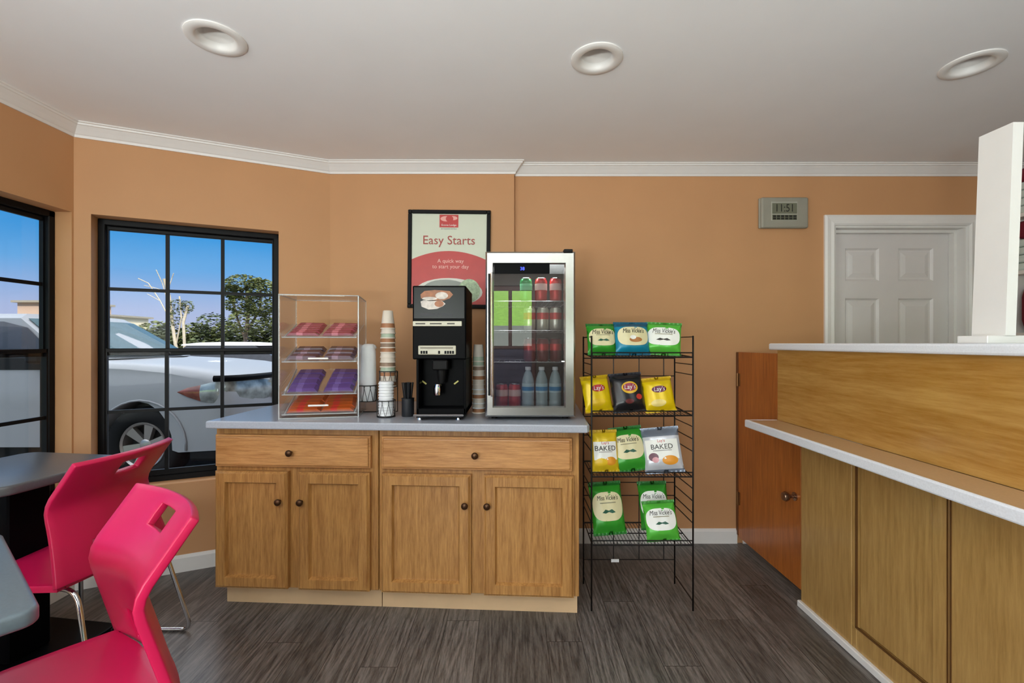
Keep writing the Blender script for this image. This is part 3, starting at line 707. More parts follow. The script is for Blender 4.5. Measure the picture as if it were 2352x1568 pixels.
CUPM = [mat('cup_cream', rgb(226, 214, 200), .5), mat('cup_brown', rgb(172, 118, 82), .5), mat('cup_mint', rgb(176, 190, 168), .5), mat('cup_taupe', rgb(150, 124, 104), .5)]
def cup(rt, rb, h, band, name='paper_cup'):
    b = MB(); b.smooth = True
    b.lathe([(0, h), (rt * .9, h), (rt, h - .003), (rt + (rb - rt) * .5, h * .5)], 24, cap=False)
    b.mi = 1; b.lathe([(rt + (rb - rt) * .70, h * .30), (rb * .995, .006)], 24, cap=False); b.mi = 0
    b.lathe([(rt + (rb - rt) * .5, h * .5), (rt + (rb - rt) * .70, h * .30)], 24, cap=False)
    b.lathe([(rb * .995, .006), (rb + .002, .004), (rb + .002, 0), (rb - .001, 0)], 24, cap=False)
    o = b.build(name, [WHP if band is None else CUPM[0], CUPM[band or 0]]); return smooth(o, 50)
def cup_stack(x, y, z0, n, step, rt, rb, h, bands, lab, grp, taper=0., nm='paper_cup'):
    protos = {}
    for i in range(n):
        bnd = bands[i % len(bands)]
        if bnd in protos: o = protos[bnd].copy(); COL.objects.link(o)
        else: o = protos[bnd] = cup(rt, rb, h, bnd, nm)
        o.location = (x + random.uniform(-.001, .001), y, z0 + i * step); k = 1 - taper * i / n; o.scale = (k, k, 1)
        pos = n - i
        tag(o, f'{lab}, {ORD[pos - 1] + " from the top" if pos <= 16 else ORD[i] + " from the bottom"} of {grp[0]}', 'cup', grp[1])
cup_stack(-.662, 2.442, 1.064, 13, .0255, .029, .042, .098, [1, 0, 1, 2, 3, 0, 0, 1, 3, 1, 2, 0, 1], 'patterned paper cup', ('the tall stack left of the coffee machine', 'paper cups left of the coffee machine'), .12)
cup_stack(-.177, 2.42, WT + .001, 12, .0245, .026, .033, .092, [1, None, None, 1, None, None, 0, 1, 0, 3, 2, 2], 'patterned paper cup', ('the stack right of the coffee machine', 'paper cups right of the coffee machine'), .06)
# white lids
b = MB(); b.smooth = True; b.lathe([(.037, 0), (.0385, .001), (.0385, .005), (.036, .008), (.034, .014), (.031, .0145), (0, .0135)], 28); lid = smooth(b.build('cup_lid', WHP), 50)
for i in range(12):
    o = lid if i == 0 else lid.copy()
    if i: COL.objects.link(o)
    o.location = (-.633 + random.uniform(-.0006, .0006), 2.30, WT + .006 + i * .0143)
    tag(o, f'white plastic cup lid, {ORD[11 - i]} from the top of the stack in the front basket', 'lid', 'white lids in the front basket')
# stirrers
t = thing('stirrer_cup', 'small black wire cup of stirrers left of the coffee machine', 'stirrer holder', (-.527, 2.315, WT))
b = MB(); b.lathe([(.03, 0), (.031, .002), (.031, .088), (.033, .09), (.033, .092), (.0295, .09), (.0295, .004), (0, .004)], 24); smooth(b.build('holder', mat('dark_mesh', rgb(30, 32, 38), .5), t))
for i in range(40):
    o = None; a = random.uniform(0, 2 * PI); rr = random.uniform(.004, .021); tl = random.uniform(.9, 1.75)
    p0 = Vector((-.527 + rr * .6 * math.cos(a), 2.315 + rr * .6 * math.sin(a), WT + .006)); p1 = Vector((-.527 + rr * tl * math.cos(a), 2.315 + rr * tl * .8 * math.sin(a), WT + .165 + random.uniform(0, .012)))
    if i == 0:
        b = MB(); b.box((-.0034, -.0014, 0), (.0034, .0014, .165), .0005); st = b.build('stirrer', mat('black_stirrer', rgb(20, 21, 26), .4)); o = st
    else: o = st.copy(); COL.objects.link(o)
    o.location = p0; o.rotation_euler = (p1 - p0).to_track_quat('Z', 'Y').to_euler(); tag(o, 'thin black coffee stirrer standing in the small wire cup', 'stirrer', 'black stirrers in the wire cup')

# ------------------------------------------------------------------ coffee machine
t = thing('coffee_machine', 'tall black coffee dispenser with cup picture on the worktop', 'coffee machine', (-.346, 2.175, WT))
bw = .1275
b = MB(); b.box((-bw, 0, .292), (bw, .33, .643), .006, 2); b.build('head', BLK, t)
b = MB(); b.box((-bw + .022, .09, .03), (bw, .33, .292)); b.box((-bw + .018, .0, .03), (-bw + .03, .1, .292), .002); b.box((bw - .012, .0, .03), (bw, .1, .292), .002); b.box((-bw + .02, 0.0, .03), (bw, .33, .06), .003); b.build('body', BLK, t)
b = MB(); b.box((-bw + .004, -.008, .022), (bw - .012, .33, .031), .002); b.build('base_rail', CHROME, t)
b = MB(); b.box((-bw + .014, .02, .012), (bw - .02, .3, .024)); b.build('base', BLKM, t)
for x in (-bw + .03, bw - .04):
    for y in (.02, .28): b = MB(); b.lathe([(.011, 0), (.012, .003), (.009, .012)], 14, T(x, y, 0)); b.build('foot', CHROME, t)
b = MB(); b.box((-bw + .002, -.005, .45), (bw - .02, .0, .474), .002); sp_ = b.build('label_strip', mat('beige_strip', rgb(202, 198, 178), .4), t)
INKM = mat('ink', rgb(62, 60, 54), .6)
for x0_, x1_ in ((-.112, -.066), (-.044, .012), (.038, .074)): b = MB(); b.box((x0_, -.0058, .459), (x1_, -.0048, .4645)); b.build('printed_label', INKM, sp_)
b = MB(); b.box((-bw + .028, -.005, .315), (bw - .048, 0, .358), .003); kp = b.build('button_panel', mat('beige_panel', rgb(196, 192, 172), .4), t)
for i in range(4): b = MB(); x = -bw + .044 + i * .012 if i < 3 else 0; b.box((x - .0045, -.007, .319), (x + .0045, -.004, .333), .001); b.build('button', BLKM, kp)
for i in range(4): b = MB(); x = .03 + i * .012; b.box((x - .0045, -.007, .319), (x + .0045, -.004, .333), .001); b.build('button', BLKM, kp)
b = MB(); b.box((-.09, -.0056, .343), (.066, -.0048, .3505)); b.build('printed_label', mat('faded_ink', rgb(140, 134, 118), .6), kp)
# printed picture of two cups
b = MB(); b.box((-bw + .006, -.003, .485), (bw - .006, .001, .637), .002); pic = b.build('picture_panel', mat('picture_black', rgb(9, 9, 11), .25, spec=.2), t)
CUPW = mat('print_cup', rgb(200, 190, 182), .4, noise=.25, nscale=40); COF = mat('print_coffee', rgb(150, 88, 44), .4, noise=.3, nscale=40)
flat('printed_cup', [(-.089, .6), (-.086, .582), (-.05, .57), (.02, .571), (.05, .582), (.066, .6), (.05, .617), (-.02, .622), (-.07, .617)], -.0032, COF, pic); flat('printed_foam', el(.012, .595, .03, .017), -.0038, CUPW, pic); flat('printed_foam', el(-.045, .581, .036, .008), -.0038, CUPW, pic)
flat('printed_cup', [(-.088, .567), (-.084, .543), (-.05, .529), (-.01, .532), (.018, .545), (.03, .556), (.014, .57), (-.04, .575), (-.075, .573)], -.0032, CUPW, pic); flat('printed_coffee', el(.0, .556, .022, .015), -.0038, COF, pic)
for x0_, x1_ in ((-.088, -.022), (-.008, .062)): b = MB(); b.box((x0_, -.0036, .498), (x1_, -.003, .512)); b.build('faint_print', mat('dim_print', rgb(30, 32, 38), .5), pic)
# dispensing bay
b = MB(); b.box((-.035, .0, .24), (.04, .09, .29), .006); b.lathe([(.016, 0), (.024, .05), (.024, .07)], 16, T(.005, .045, .175)); b.build('spout', BLKM, t)
b = MB(); b.lathe([(.018, 0), (.02, .03), (.016, .052)], 20, T(-.012, .03, .12)); smooth(b.build('nozzle', CHROME, t))
for x, sg in ((-.088, -1), (.07, 1)): b = MB(); b.box((-.013, -.002, -.0035), (.013, .0, .0035), M=T(x, .088, .175) @ RY(-sg * R(38))); b.build('guide_mark', mat('yellow_mark', rgb(212, 204, 120), .5), t)

# ------------------------------------------------------------------ drinks cooler
FX0, FX1, FY, FH = -.1265, .302, 2.178, .806
t = thing('drinks_cooler', 'stainless glass-door drinks cooler on the right end of the worktop', 'cooler', (FX0, FY, WT))
w = FX1 - FX0; fz = .018
b = MB()
for q in (((0, .05, fz), (.02, .46, FH - .01)), ((w - .02, .05, fz), (w, .46, FH - .01)), ((0, .05, FH - .03), (w, .46, FH - .01)), ((0, .05, fz), (w, .46, fz + .03)), ((0, .44, fz), (w, .46, FH - .01))): b.box(*q)
b.build('cabinet_shell', mat('cooler_black', rgb(10, 10, 12), .5, spec=.2), t)
for x in (.04, w - .04):
    for y in (.08, .4): b = MB(); b.lathe([(.014, 0), (.014, .012), (.008, fz)], 14, T(x, y, 0)); b.build('foot', BLKM, t)
b = MB(); xi0, xi1, zi0, zi1 = .04, w - .052, .068, FH - .06
def frm(b, y0, y1, bev): 
    def ring(i0, i1, j0, j1, y): return [b.bm.verts.new(p) for p in ((i0, y, j0), (i1, y, j0), (i1, y, j1), (i0, y, j1))]
    rs = [ring(0, w, fz, FH, y1), ring(0, w, fz, FH, y0 + .008), ring(.008, w - .008, fz + .008, FH - .008, y0), ring(xi0 - .006, xi1 + .006, zi0 - .006, zi1 + .006, y0), ring(xi0, xi1, zi0, zi1, y0 + .014), ring(xi0, xi1, zi0, zi1, y1), ring(0, w, fz, FH, y1)]
    for a, c in zip(rs, rs[1:]):
        for k in range(4): b.face((a[k], a[(k + 1) % 4], c[(k + 1) % 4], c[k]))
frm(b, 0, .045, .01); dr = b.build('door_frame', STEEL, t, fix=False)
b = MB(); b.box((.013, -.004, .12), (.023, .004, FH - .105), .002); b.build('handle_recess', BLKM, dr)
b = MB(); b.box((.024, -.014, .115), (.036, -.002, FH - .1), .004, 2); b.build('handle', CHROME, dr)
CG = clear('cooler_glass', (.86, .87, .88, 1), .24, rough=.0)
b = MB(); b.box((xi0 - .004, .012, zi0 - .004), (xi1 + .004, .017, zi1 + .004)); b.build('door_glass', CG, dr)
b = MB(); b.box((w - .055, .0, FH - .004), (w - .012, .05, FH + .012), .003); b.build('hinge', BLKM, t)
b = MB(); b.box((xi0, .0085, FH - .104), (w - .122, .0112, FH - .058)); cpn = b.build('control_strip', BLK, dr)
lettering('display_digits', '38', .022, mat('blue_led', rgb(40, 50, 255), .4, emit=(.05, .08, 1, 1), estr=3.), cpn, T(.176, .0082, FH - .081) @ RX(PI / 2))
SHZ = [.575, .43, .275]
for z in SHZ[:2] + [SHZ[2]]:
    b = MB()
    b.tube([(.022, .075, z), (w - .022, .075, z)], .003, 6); b.tube([(.022, .42, z), (w - .022, .42, z)], .003, 6)
    for i in range(14): x = .03 + (w - .06) * i / 13; b.tube([(x, .075, z), (x, .42, z)], .0016, 4)
    b.build('wire_shelf', mat('shelf_wire', rgb(150, 150, 150), .3, .8), t)
# drinks: cans and bottles stand on the shelves as things of their own
def can(cols, body='can'):
    b = MB(); b.smooth = True
    b.lathe([(.024, 0), (.029, .006), (.031, .012), (.031, .098), (.028, .108), (.0255, .113)], 24, cap=False)
    b.mi = 1; b.lathe([(.0255, .113), (.0265, .116), (.0255, .117), (.024, .114), (0, .1135)], 24, cap=False); b.lathe([(0, .001), (.024, 0)], 24, cap=False)
    b.mi = 2; b.lathe([(.0313, .055), (.0313, .088)], 24, cap=False)
    return smooth(b.build('soda_can', [cols[0], CHROME, cols[1]]), 40)
def put(o, x, y, z, lab, cat, grp, first):
    if not first: o = o.copy(); COL.objects.link(o)
    o.location = (FX0 + x, FY + y, WT + z); tag(o, lab, cat, grp); return o
cr_ = mat('can_red', rgb(204, 40, 40), .25, .3); cg_ = mat('can_green', rgb(20, 140, 66), .25, .3); csil = mat('can_silver', rgb(206, 204, 186), .22, .6); crd = mat('can_deep_red', rgb(110, 16, 26), .3, .2)
cx_ = [.205, .285, .352]
g_ = can((cg_, mat('can_mint', rgb(120, 210, 150), .3))); put(g_, .197, .12, SHZ[0] + .003, 'green soda can on the top cooler shelf', 'soda can', 'cans on the top cooler shelf', True)
r_ = can((cr_, mat('can_pale', rgb(232, 190, 180), .3)))
put(r_, .272, .12, SHZ[0] + .003, 'red soda can in the middle of the top cooler shelf', 'soda can', 'cans on the top cooler shelf', True); put(r_, .346, .12, SHZ[0] + .003, 'red soda can at the right end of the top cooler shelf', 'soda can', 'cans on the top cooler shelf', False)
s_ = can((csil, cr_)); 
for i, x in enumerate((.215, .281, .346)): put(s_, x, .12, SHZ[1] + .003, f'silver and red soda can, {["left", "middle", "right"][i]} of three on the second cooler shelf', 'soda can', 'cans on the second cooler shelf', i == 0)
d_ = can((crd, cr_))
for i, x in enumerate((.215, .281, .346)): put(d_, x, .12, SHZ[2] + .003, f'dark red soda can, {["left", "middle", "right"][i]} of three above the water bottles', 'soda can', 'dark red cans on the third cooler shelf', i == 0)
for i, x in enumerate((.075, .14)): put(r_, x, .13, fz + .031, f'red can at the cooler bottom left, {["leftmost", "nearer the bottles"][i]}', 'soda can', 'red cans on the cooler floor', False)
WAT = clear('bottle_plastic', (.86, .95, .97, 1), .14, rgb(216, 238, 244), .5, .05)
def bottle():
    t = thing('water_bottle', '', 'water bottle', group='water bottles in the cooler')
    b = MB(); b.smooth = True; b.lathe([(.0, .004), (.024, 0), (.03, .006), (.03, .03), (.028, .036), (.03, .042), (.03, .07), (.03, .125), (.027, .145), (.018, .172), (.0125, .18), (.0125, .188)], 24, cap=False); smooth(b.build('bottle_body', WAT, t), 50)
    b = MB(); b.lathe([(.0306, .075), (.0306, .12)], 24, cap=False); lb = b.build('label', mat('bottle_label', rgb(196, 222, 226), .4), t)
    b = MB(); b.lathe([(.031, .084), (.031, .104)], 24, cap=False); b.build('label_band', mat('label_blue', rgb(20, 140, 196), .4), lb)
    b = MB(); b.lathe([(.0145, .186), (.0145, .2), (.013, .202), (0, .202)], 18); b.build('cap', WHP, t)
    return t
bt = bottle()
for i, x in enumerate((.207, .275, .343)):
    o = bt if i == 0 else dup(bt)
    o.location = (FX0 + x, FY + .115, WT + fz + .031); o['label'] = f'clear water bottle with blue band, {["left", "middle", "right"][i]} of three on the cooler floor'

# ------------------------------------------------------------------ wire snack rack
RX0, RX1, RY0, RY1 = .385, .876, 2.212, 2.462
t = thing('snack_rack', 'black wire snack rack with four shelves beside the oak cabinets', 'snack rack', (RX0, RY0, 0))
w, d = RX1 - RX0, RY1 - RY0
POSTS = [(0, 0), (w, 0), (0, d), (w, d)]
for x, y in POSTS:
    b = MB(); b.smooth = True; b.tube([(x, y, 0), (x, y, 1.33)], .0042, 8); b.build('post', WIRE, t)
for x in (0, w):
    for z in (1.325, 1.19, 1.14, .89, .83, .77, .59, .53, .47, .423, .045): b = MB(); b.tube([(x, 0, z), (x, d, z)], .0026, 6); b.build('rung', WIRE, t)
b = MB()
for X in (.547, .684, .817): b.tube([(X - RX0, d, .13), (X - RX0, d, 1.3)], .0026, 6)
for z in (1.325, 1.213, 1.118, .90, .80, .545, .475, .33, .13): b.tube([(0, d, z), (w, d, z)], .0028, 6)
b.build('back_grid', WIRE, t)
SZ = [1.226, .944, .648, .318]
for z in SZ:
    b = MB(); zb = z + .012
    loop = [(0.004, .0, z), (w - .004, .0, z), (w - .004, d - .004, zb), (.004, d - .004, zb)]; b.tube(loop + [loop[0]], .0038, 6)
    b.tube([(.004, -.002, z + .022), (w - .004, -.002, z + .022)], .0032, 6)
    b.tube([(.004, d * .5, z + .005), (w - .004, d * .5, z + .005)], .003, 6)
    for i in range(1, 30): x = w * i / 30; b.tube([(x, 0, z), (x, d - .004, zb)], .0015, 4)
    for i in range(0, 9): x = w * i / 8; b.tube([(max(.004, min(w - .004, x)), 0, z), (max(.004, min(w - .004, x)), -.002, z + .022)], .0018, 4)
    b.build('shelf', WIRE, t)
b = MB(); b.box((.148, d - .006, .118), (.19, d - .003, .134)); b.build('price_tag', WHP, t)

# ------------------------------------------------------------------ chip bags
def bag_surface(hw, hh, th):
    def f(u, v):      # u -1..1, v 0..1 -> local x, y (front = -y), z
        e = min(v, 1 - v); k = min(1, max(0, (e - .055) / .2)); k = math.sin(k * PI / 2)
        y = -th * k * (max(0, 1 - abs(u) ** 2.6)) ** .6
        wv = 1 - .045 * k
        z = 2 * hh * v
        y += .0016 * math.sin(9 * u + 4 * v) * k + (.0014 * math.sin(26 * u) if e < .055 else 0)
        return Vector((u * hw * wv, y, z))
    return f
def chip_bag(label, x, y, z, rx, rz, ry, hw, hh, th, cols, decor):
    t = thing('chip_bag', label, 'chip bag', (x, y, z), group='bags of chips on the wire rack')
    t.rotation_euler = (Matrix.Rotation(rz, 3, 'Z') @ Matrix.Rotation(ry, 3, 'Y') @ Matrix.Rotation(rx, 3, 'X')).to_euler()
    f = bag_surface(hw, hh, th); b = MB(); b.smooth = True; nu, nv = 18, 24
    for side in (1, -1):
        g = {}
        for i in range(nu + 1):
            for j in range(nv + 1):
                p = f(-1 + 2 * i / nu, j / nv); g[i, j] = b.bm.verts.new((p.x, p.y * side + (.0004 if side < 0 else 0), p.z))
        for i in range(nu):
            for j in range(nv):
                v = (j + .5) / nv; b.mi = 1 if (v < cols[2] or v > cols[3]) else 0
                b.face((g[i, j], g[i + 1, j], g[i + 1, j + 1], g[i, j + 1]))
    b.build('pouch', [cols[0], cols[1]], t, weld=.0006)
    def dec(name, poly, m, eps, par=None, rings=7):
        """patch lying on the bag: poly in (u,v)"""
        poly = [(p[0] + (q[0] - p[0]) * k / 6, p[1] + (q[1] - p[1]) * k / 6) for p, q in zip(poly, poly[1:] + poly[:1]) for k in range(6)] if len(poly) < 12 else poly
        b = MB(); b.smooth = True; cx = sum(p[0] for p in poly) / len(poly); cy = sum(p[1] for p in poly) / len(poly); prev = None
        for k in range(rings + 1):
            q = k / rings
            rg = [b.bm.verts.new(f(cx + (p[0] - cx) * q, cy + (p[1] - cy) * q) + Vector((0, -eps, 0))) for p in poly] if k else [b.bm.verts.new(f(cx, cy) + Vector((0, -eps, 0)))]
            if k == 1:
                for i in range(len(poly)): b.face((rg[i], rg[(i + 1) % len(poly)], prev[0]))
            elif k > 1:
                for i in range(len(poly)): b.face((rg[i], rg[(i + 1) % len(poly)], prev[(i + 1) % len(poly)], prev[i]))
            prev = rg
        return b.build(name, m, par or t)
    def txt(body, u, v, size, m, eps, par=None, sx=1., shear=0.):
        def fn(p):
            q = f(p.x / hw, p.y / (2 * hh)); return Vector((q.x, q.y - eps - p.z, q.z))
        return lettering('lettering', body, size, m, par or t, T(u * hw, v * 2 * hh, 0), fn, extrude=.0006, sx=sx, shear=shear)
    decor(dec, txt); return t
el2 = lambda cx, cy, rx, ry, n=24: [(cx + rx * math.cos(2 * PI * i / n), cy + ry * math.sin(2 * PI * i / n)) for i in range(n)]
CREAM = mat('bag_cream', rgb(222, 214, 170), .4); INK = mat('bag_ink', rgb(40, 34, 26), .5); PG = mat('bag_paper_white', rgb(238, 240, 234), .4); DGR = mat('bag_dark_green', rgb(18, 84, 62), .4)
def kettle(panel, mark):
    def d(dec, txt):
        p = [(.93 * math.copysign(abs(math.cos(q)) ** .6, math.cos(q)), .535 + .27 * math.copysign(abs(math.sin(q)) ** .75, math.sin(q))) for q in [2 * PI * i / 32 for i in range(32)]]
        a = dec('label_panel', p, panel, .0012)
        txt("Miss Vickie's", 0, .69, .032, INK, .0024, a, .7, .2)
        dec('printed_line', [(-.5, .59), (.5, .59), (.5, .61), (-.5, .61)], mat('faded_bag_ink', rgb(150, 146, 116), .5), .0022, a)
        dec('label_mark', [(-.42, .42), (-.2, .48), (0, .455), (.2, .48), (.42, .42), (.2, .405), (0, .43), (-.2, .405)], mark, .0022, a)
    return d
def plain(oval, word, hill):
    def d(dec, txt):
        a = dec('label_oval', el2(0.02, .63, .5, .095), oval, .0014); txt(word, .02, .63, .03, PG, .0024, a, 1., .15)
        dec('printed_chips', el2(-.15, .25, .5, .1), hill, .0014)
    return d
def bowl_(dec, txt):
    a = dec('label_panel', [(.9 * math.copysign(abs(math.cos(q)) ** .6, math.cos(q)), .54 + .28 * math.copysign(abs(math.sin(q)) ** .75, math.sin(q))) for q in [2 * PI * i / 32 for i in range(32)]], CREAM, .0012)
    txt("Miss Vickie's", 0, .69, .032, INK, .0024, a, .7, .2); dec('printed_chips', el2(.1, .43, .38, .075), mat('chip_brown', rgb(176, 116, 60), .5), .002, a); dec('printed_salt', el2(-.05, .5, .18, .06), PG, .0026, a)
def dark_(dec, txt):
    a = dec('label_oval', el2(.08, .6, .52, .15), mat('bag_gold', rgb(226, 180, 40), .35), .0014); b_ = dec('label_core', el2(.08, .61, .42, .1), mat('bag_purple_red', rgb(150, 40, 70), .4), .002, a); txt("Lay's", .08, .61, .032, PG, .003, b_, 1., .15)
    dec('printed_tomato', el2(.6, .36, .2, .07), mat('bag_tomato', rgb(190, 50, 40), .4), .0014); dec('printed_tomato', el2(-.05, .26, .28, .06), mat('bag_darkred', rgb(92, 24, 26), .4), .0014)
def baked(chips, extra):
    def d(dec, txt):
        a = dec('label_panel', [(-.85, .72), (-.85, .3), (.85, .3), (.85, .72)], PG, .0012); txt('BAKED', 0, .56, .034, INK, .0022, a, 1.05); txt("Lay's", 0, .69, .02, mat('bag_red', rgb(190, 36, 40), .4), .0022, a)
        dec('printed_line', [(-.5, .475), (.5, .475), (.5, .49), (-.5, .49)], mat('grey_bag_ink', rgb(150, 148, 146), .5), .0022, a)
        dec('printed_chips', el2(.35, .27, .42, .1), chips, .0016); 
        if extra: dec('printed_badge', el2(-.5, .35, .26, .09), mat('badge_plum', rgb(112, 70, 86), .4), .0018); dec('printed_badge', el2(-.42, .29, .18, .06), mat('badge_pink', rgb(220, 160, 168), .4), .0024)
        else: dec('printed_chips', el2(-.35, .25, .45, .09), mat('chip_yellow', rgb(228, 190, 40), .4), .0018)
    return d
GRN = (mat('bag_green', rgb(52, 150, 44), .28, .1), mat('bag_green_seal', rgb(34, 112, 40), .3, .1), .04, .9); GR2 = (mat('bag_bright_green', rgb(86, 186, 62), .28, .1), mat('bag_bright_seal', rgb(60, 140, 48), .3, .1), .05, .93)
TEAL = (mat('bag_teal', rgb(10, 128, 160), .28, .1), mat('bag_teal_seal', rgb(10, 84, 112), .3, .1), .04, .84)
YEL = (mat('bag_yellow', rgb(232, 200, 10), .28, .1), mat('bag_gold_seal', rgb(206, 168, 16), .3, .1), .05, .86); BKB = (mat('bag_black', rgb(26, 26, 30), .25, .1), mat('bag_black_seal', rgb(44, 44, 52), .25, .3), .05, .93)
SIL = (mat('bag_silver', rgb(206, 210, 218), .25, .2), mat('bag_steel', rgb(130, 140, 156), .25, .4), .08, .78); YB2 = (mat('bag_lemon', rgb(222, 190, 30), .28, .1), mat('bag_amber', rgb(196, 160, 30), .3, .1), .03, .93)
CHIP = mat('chip_orange', rgb(224, 150, 40), .5)
def bag(label, x0, x1, yt, yb, s, z, rx, rz, ry, cols, dec, th=.03):
    sc_ = F / s; hh = (yb - yt) / s / 2 / max(.75, math.cos(rx)); hw = (x1 - x0) / s / 2
    chip_bag(label, ((x0 + x1) / 2 - 1176) / s, F / s, z, rx, rz, ry, hw, hh, th, cols, dec)
lean = R(-14)
bag('green chip bag with cream label, left on the top rack shelf', 1349, 1420, 743, 816, 463, SZ[0] + .008, lean, R(8), 0, GRN, kettle(CREAM, DGR))
bag('teal chip bag in the middle of the top rack shelf', 1413, 1496, 741, 818, 465, SZ[0] + .008, lean, R(6), 0, TEAL, bowl_)
bag('bright green chip bag with white label, right on the top rack shelf', 1481, 1562, 742, 818, 463, SZ[0] + .008, lean, R(-14), R(3), GR2, kettle(PG, INK))
bag('yellow chip bag behind the left post on the second rack shelf', 1343, 1413, 862, 944, 462, SZ[1] + .008, R(-16), R(14), R(-4), YEL, plain(mat('oval_red', rgb(186, 44, 52), .4), "Lay's", mat('chip_yellow', rgb(228, 190, 40), .4)))
bag('black chip bag on the second rack shelf', 1409, 1487, 860, 949, 464, SZ[1] + .008, R(-16), R(4), R(-4), BKB, dark_)
bag('yellow chip bag with dark oval, right on the second rack shelf', 1484, 1554, 869, 948, 464, SZ[1] + .008, R(-16), R(-4), R(-6), YEL, plain(mat('oval_plum', rgb(104, 22, 70), .4), "Lay's", mat('chip_pale', rgb(236, 214, 130), .4)))
bag('yellow and white baked chip bag on the third rack shelf', 1359, 1424, 992, 1087, 466, SZ[2] + .008, R(-12), R(4), R(-1), YB2, baked(CHIP, False), .026)
bag('green chip bag tilted in the middle of the third rack shelf', 1413, 1492, 984, 1082, 463, SZ[2] + .010, R(-18), R(2), R(-6), GRN, kettle(CREAM, DGR), .026)
bag('silver baked chip bag right on the third rack shelf', 1484, 1572, 995, 1096, 468, SZ[2] + .008, R(-16), R(-12), R(-7), SIL, baked(CHIP, True), .03)
bag('green chip bag standing left on the bottom rack shelf', 1363, 1441, 1126, 1239, 458, SZ[3] + .014, R(-17), R(4), R(-3), GRN, kettle(CREAM, DGR), .03)
bag('green chip bag behind the front one, right on the bottom rack shelf', 1474, 1541, 1131, 1236, 447, SZ[3] + .016, R(-14), R(-8), R(-4), GRN, kettle(PG, INK), .028)
bag('front green chip bag with white label, right on the bottom rack shelf', 1487, 1563, 1168, 1252, 471, SZ[3] + .010, R(-20), R(-4), R(-5), GR2, kettle(PG, DGR), .028)

# ------------------------------------------------------------------ outside
GZ = -.06
b = MB(); b.box((-90, -60, GZ - .1), (60, 110, GZ))
structure(b.build('ground', mat('asphalt', rgb(92, 90, 90), .9, noise=.15, nscale=30)), 'asphalt parking lot outside', 'ground')
SIL_P = mat('silver_car_paint', rgb(138, 140, 144), .4, .0, noise=.01, spec=.25); DKG = clear('car_glass_blue', (.25, .33, .36, 1), .22, rgb(70, 104, 112), .35); DKW = mat('tinted_glass', rgb(34, 34, 40), .15, noise=.2)
# silver pickup; local x forward, y away from the building
t = thing('pickup_truck', 'silver pickup truck parked close outside the windows', 'truck', (-3.55, 4.37, GZ))
t.rotation_euler = (0, 0, R(0))
g0 = -GZ
def archpts(cx, r, z0, n=10, zc=.37):
    a0 = math.asin((z0 - zc) / r); return [(cx + r * math.cos(a0 + (PI - 2 * a0) * i / n), zc + r * math.sin(a0 + (PI - 2 * a0) * i / n)) for i in range(n + 1)]
prof = [(.95, .62), (.95, .42), (.88, .33), (.5, .31)] + archpts(0, .43, .33) + [(-.6, .36)] + [(-2.7, .36)] + archpts(-3.2, .43, .36) + [(-4.3, .5), (-4.3, 1.18), (-2.75, 1.2), (-2.7, 1.2), (-.9, 1.2), (-.6, 1.18), (-.1, 1.16), (.35, 1.125), (.7, 1.065), (.86, 1.0), (.93, .88), (.95, .74)]
b = MB(); b.smooth = True
lay = []
for y, ins, pull in ((0, .035, .14), (.03, .012, .11), (.09, 0, .07), (.3, 0, .02), (.87, -.01, -.03), (1.45, 0, .02), (1.66, 0, .07), (1.75, .03, .13)):
    cxm, czm = -1.6, .75; row = []
    for x, z in prof:
        xx = x - (pull if x > .5 else pull * max(0, (x + .2) / .7) if x > -.2 else 0); zz = z
        if z > .95: zz = z - ins * 1.6
        row.append(b.bm.verts.new((xx, y, zz)))
    lay.append(row)
n = len(prof)
for a, c in zip(lay, lay[1:]):
    for i in range(n): b.face((a[i], a[(i + 1) % n], c[(i + 1) % n], c[i]))
b.face(lay[0]); b.face(lay[-1][::-1])
smooth(b.build('body', SIL_P, t), 35)
# arch lip
b = MB(); b.smooth = True; b.tube([(x, -.008, z) for x, z in archpts(0, .438, .33, 16)], .01, 8); b.build('fender_lip', SIL_P, t)
b = MB(); b.box((-4.1, .14, .22), (.75, 1.6, .5)); b.box((-.5, .24, .3), (.5, 1.5, .84)); b.box((-3.7, .24, .3), (-2.7, 1.5, .84)); b.build('chassis', BLKM, t)
# cab
b = MB(); base_ = [(-.72, .05), (-.52, .45), (-.45, .87), (-.52, 1.3), (-.72, 1.70), (-2.75, 1.70), (-2.75, .05)]; top_ = [(-1.36, .2), (-1.24, .5), (-1.2, .87), (-1.24, 1.25), (-1.36, 1.55), (-2.6, 1.55), (-2.6, .2)]
lo = [b.bm.verts.new((x, y, 1.195)) for x, y in base_]; mid = [b.bm.verts.new((x, y, 1.605)) for x, y in top_]; hi = [b.bm.verts.new((x * .96 - .09, .87 + (y - .87) * .86, 1.655)) for x, y in top_]
for a, c in ((lo, mid), (mid, hi)):
    for i in range(7): b.face((a[i], a[(i + 1) % 7], c[(i + 1) % 7], c[i]))
b.face(hi); smooth(b.build('cab', SIL_P, t), 30)
def quad_on(name, corners, m, off, th=.004):
    b = MB(); v = [Vector(c) for c in corners]; nrm = (v[1] - v[0]).cross(v[2] - v[0]).normalized(); 
    A = [b.bm.verts.new(p + off) for p in v]; b.face(A); B = [b.bm.verts.new(p + off + nrm * th) for p in v]; b.face(B[::-1])
    for i in range(len(v)): b.face((A[i], A[(i + 1) % len(v)], B[(i + 1) % len(v)], B[i]))
    return b.build(name, m, t)
WSG = mat('windshield_glass', rgb(52, 80, 88), .3, noise=.1, spec=.06)
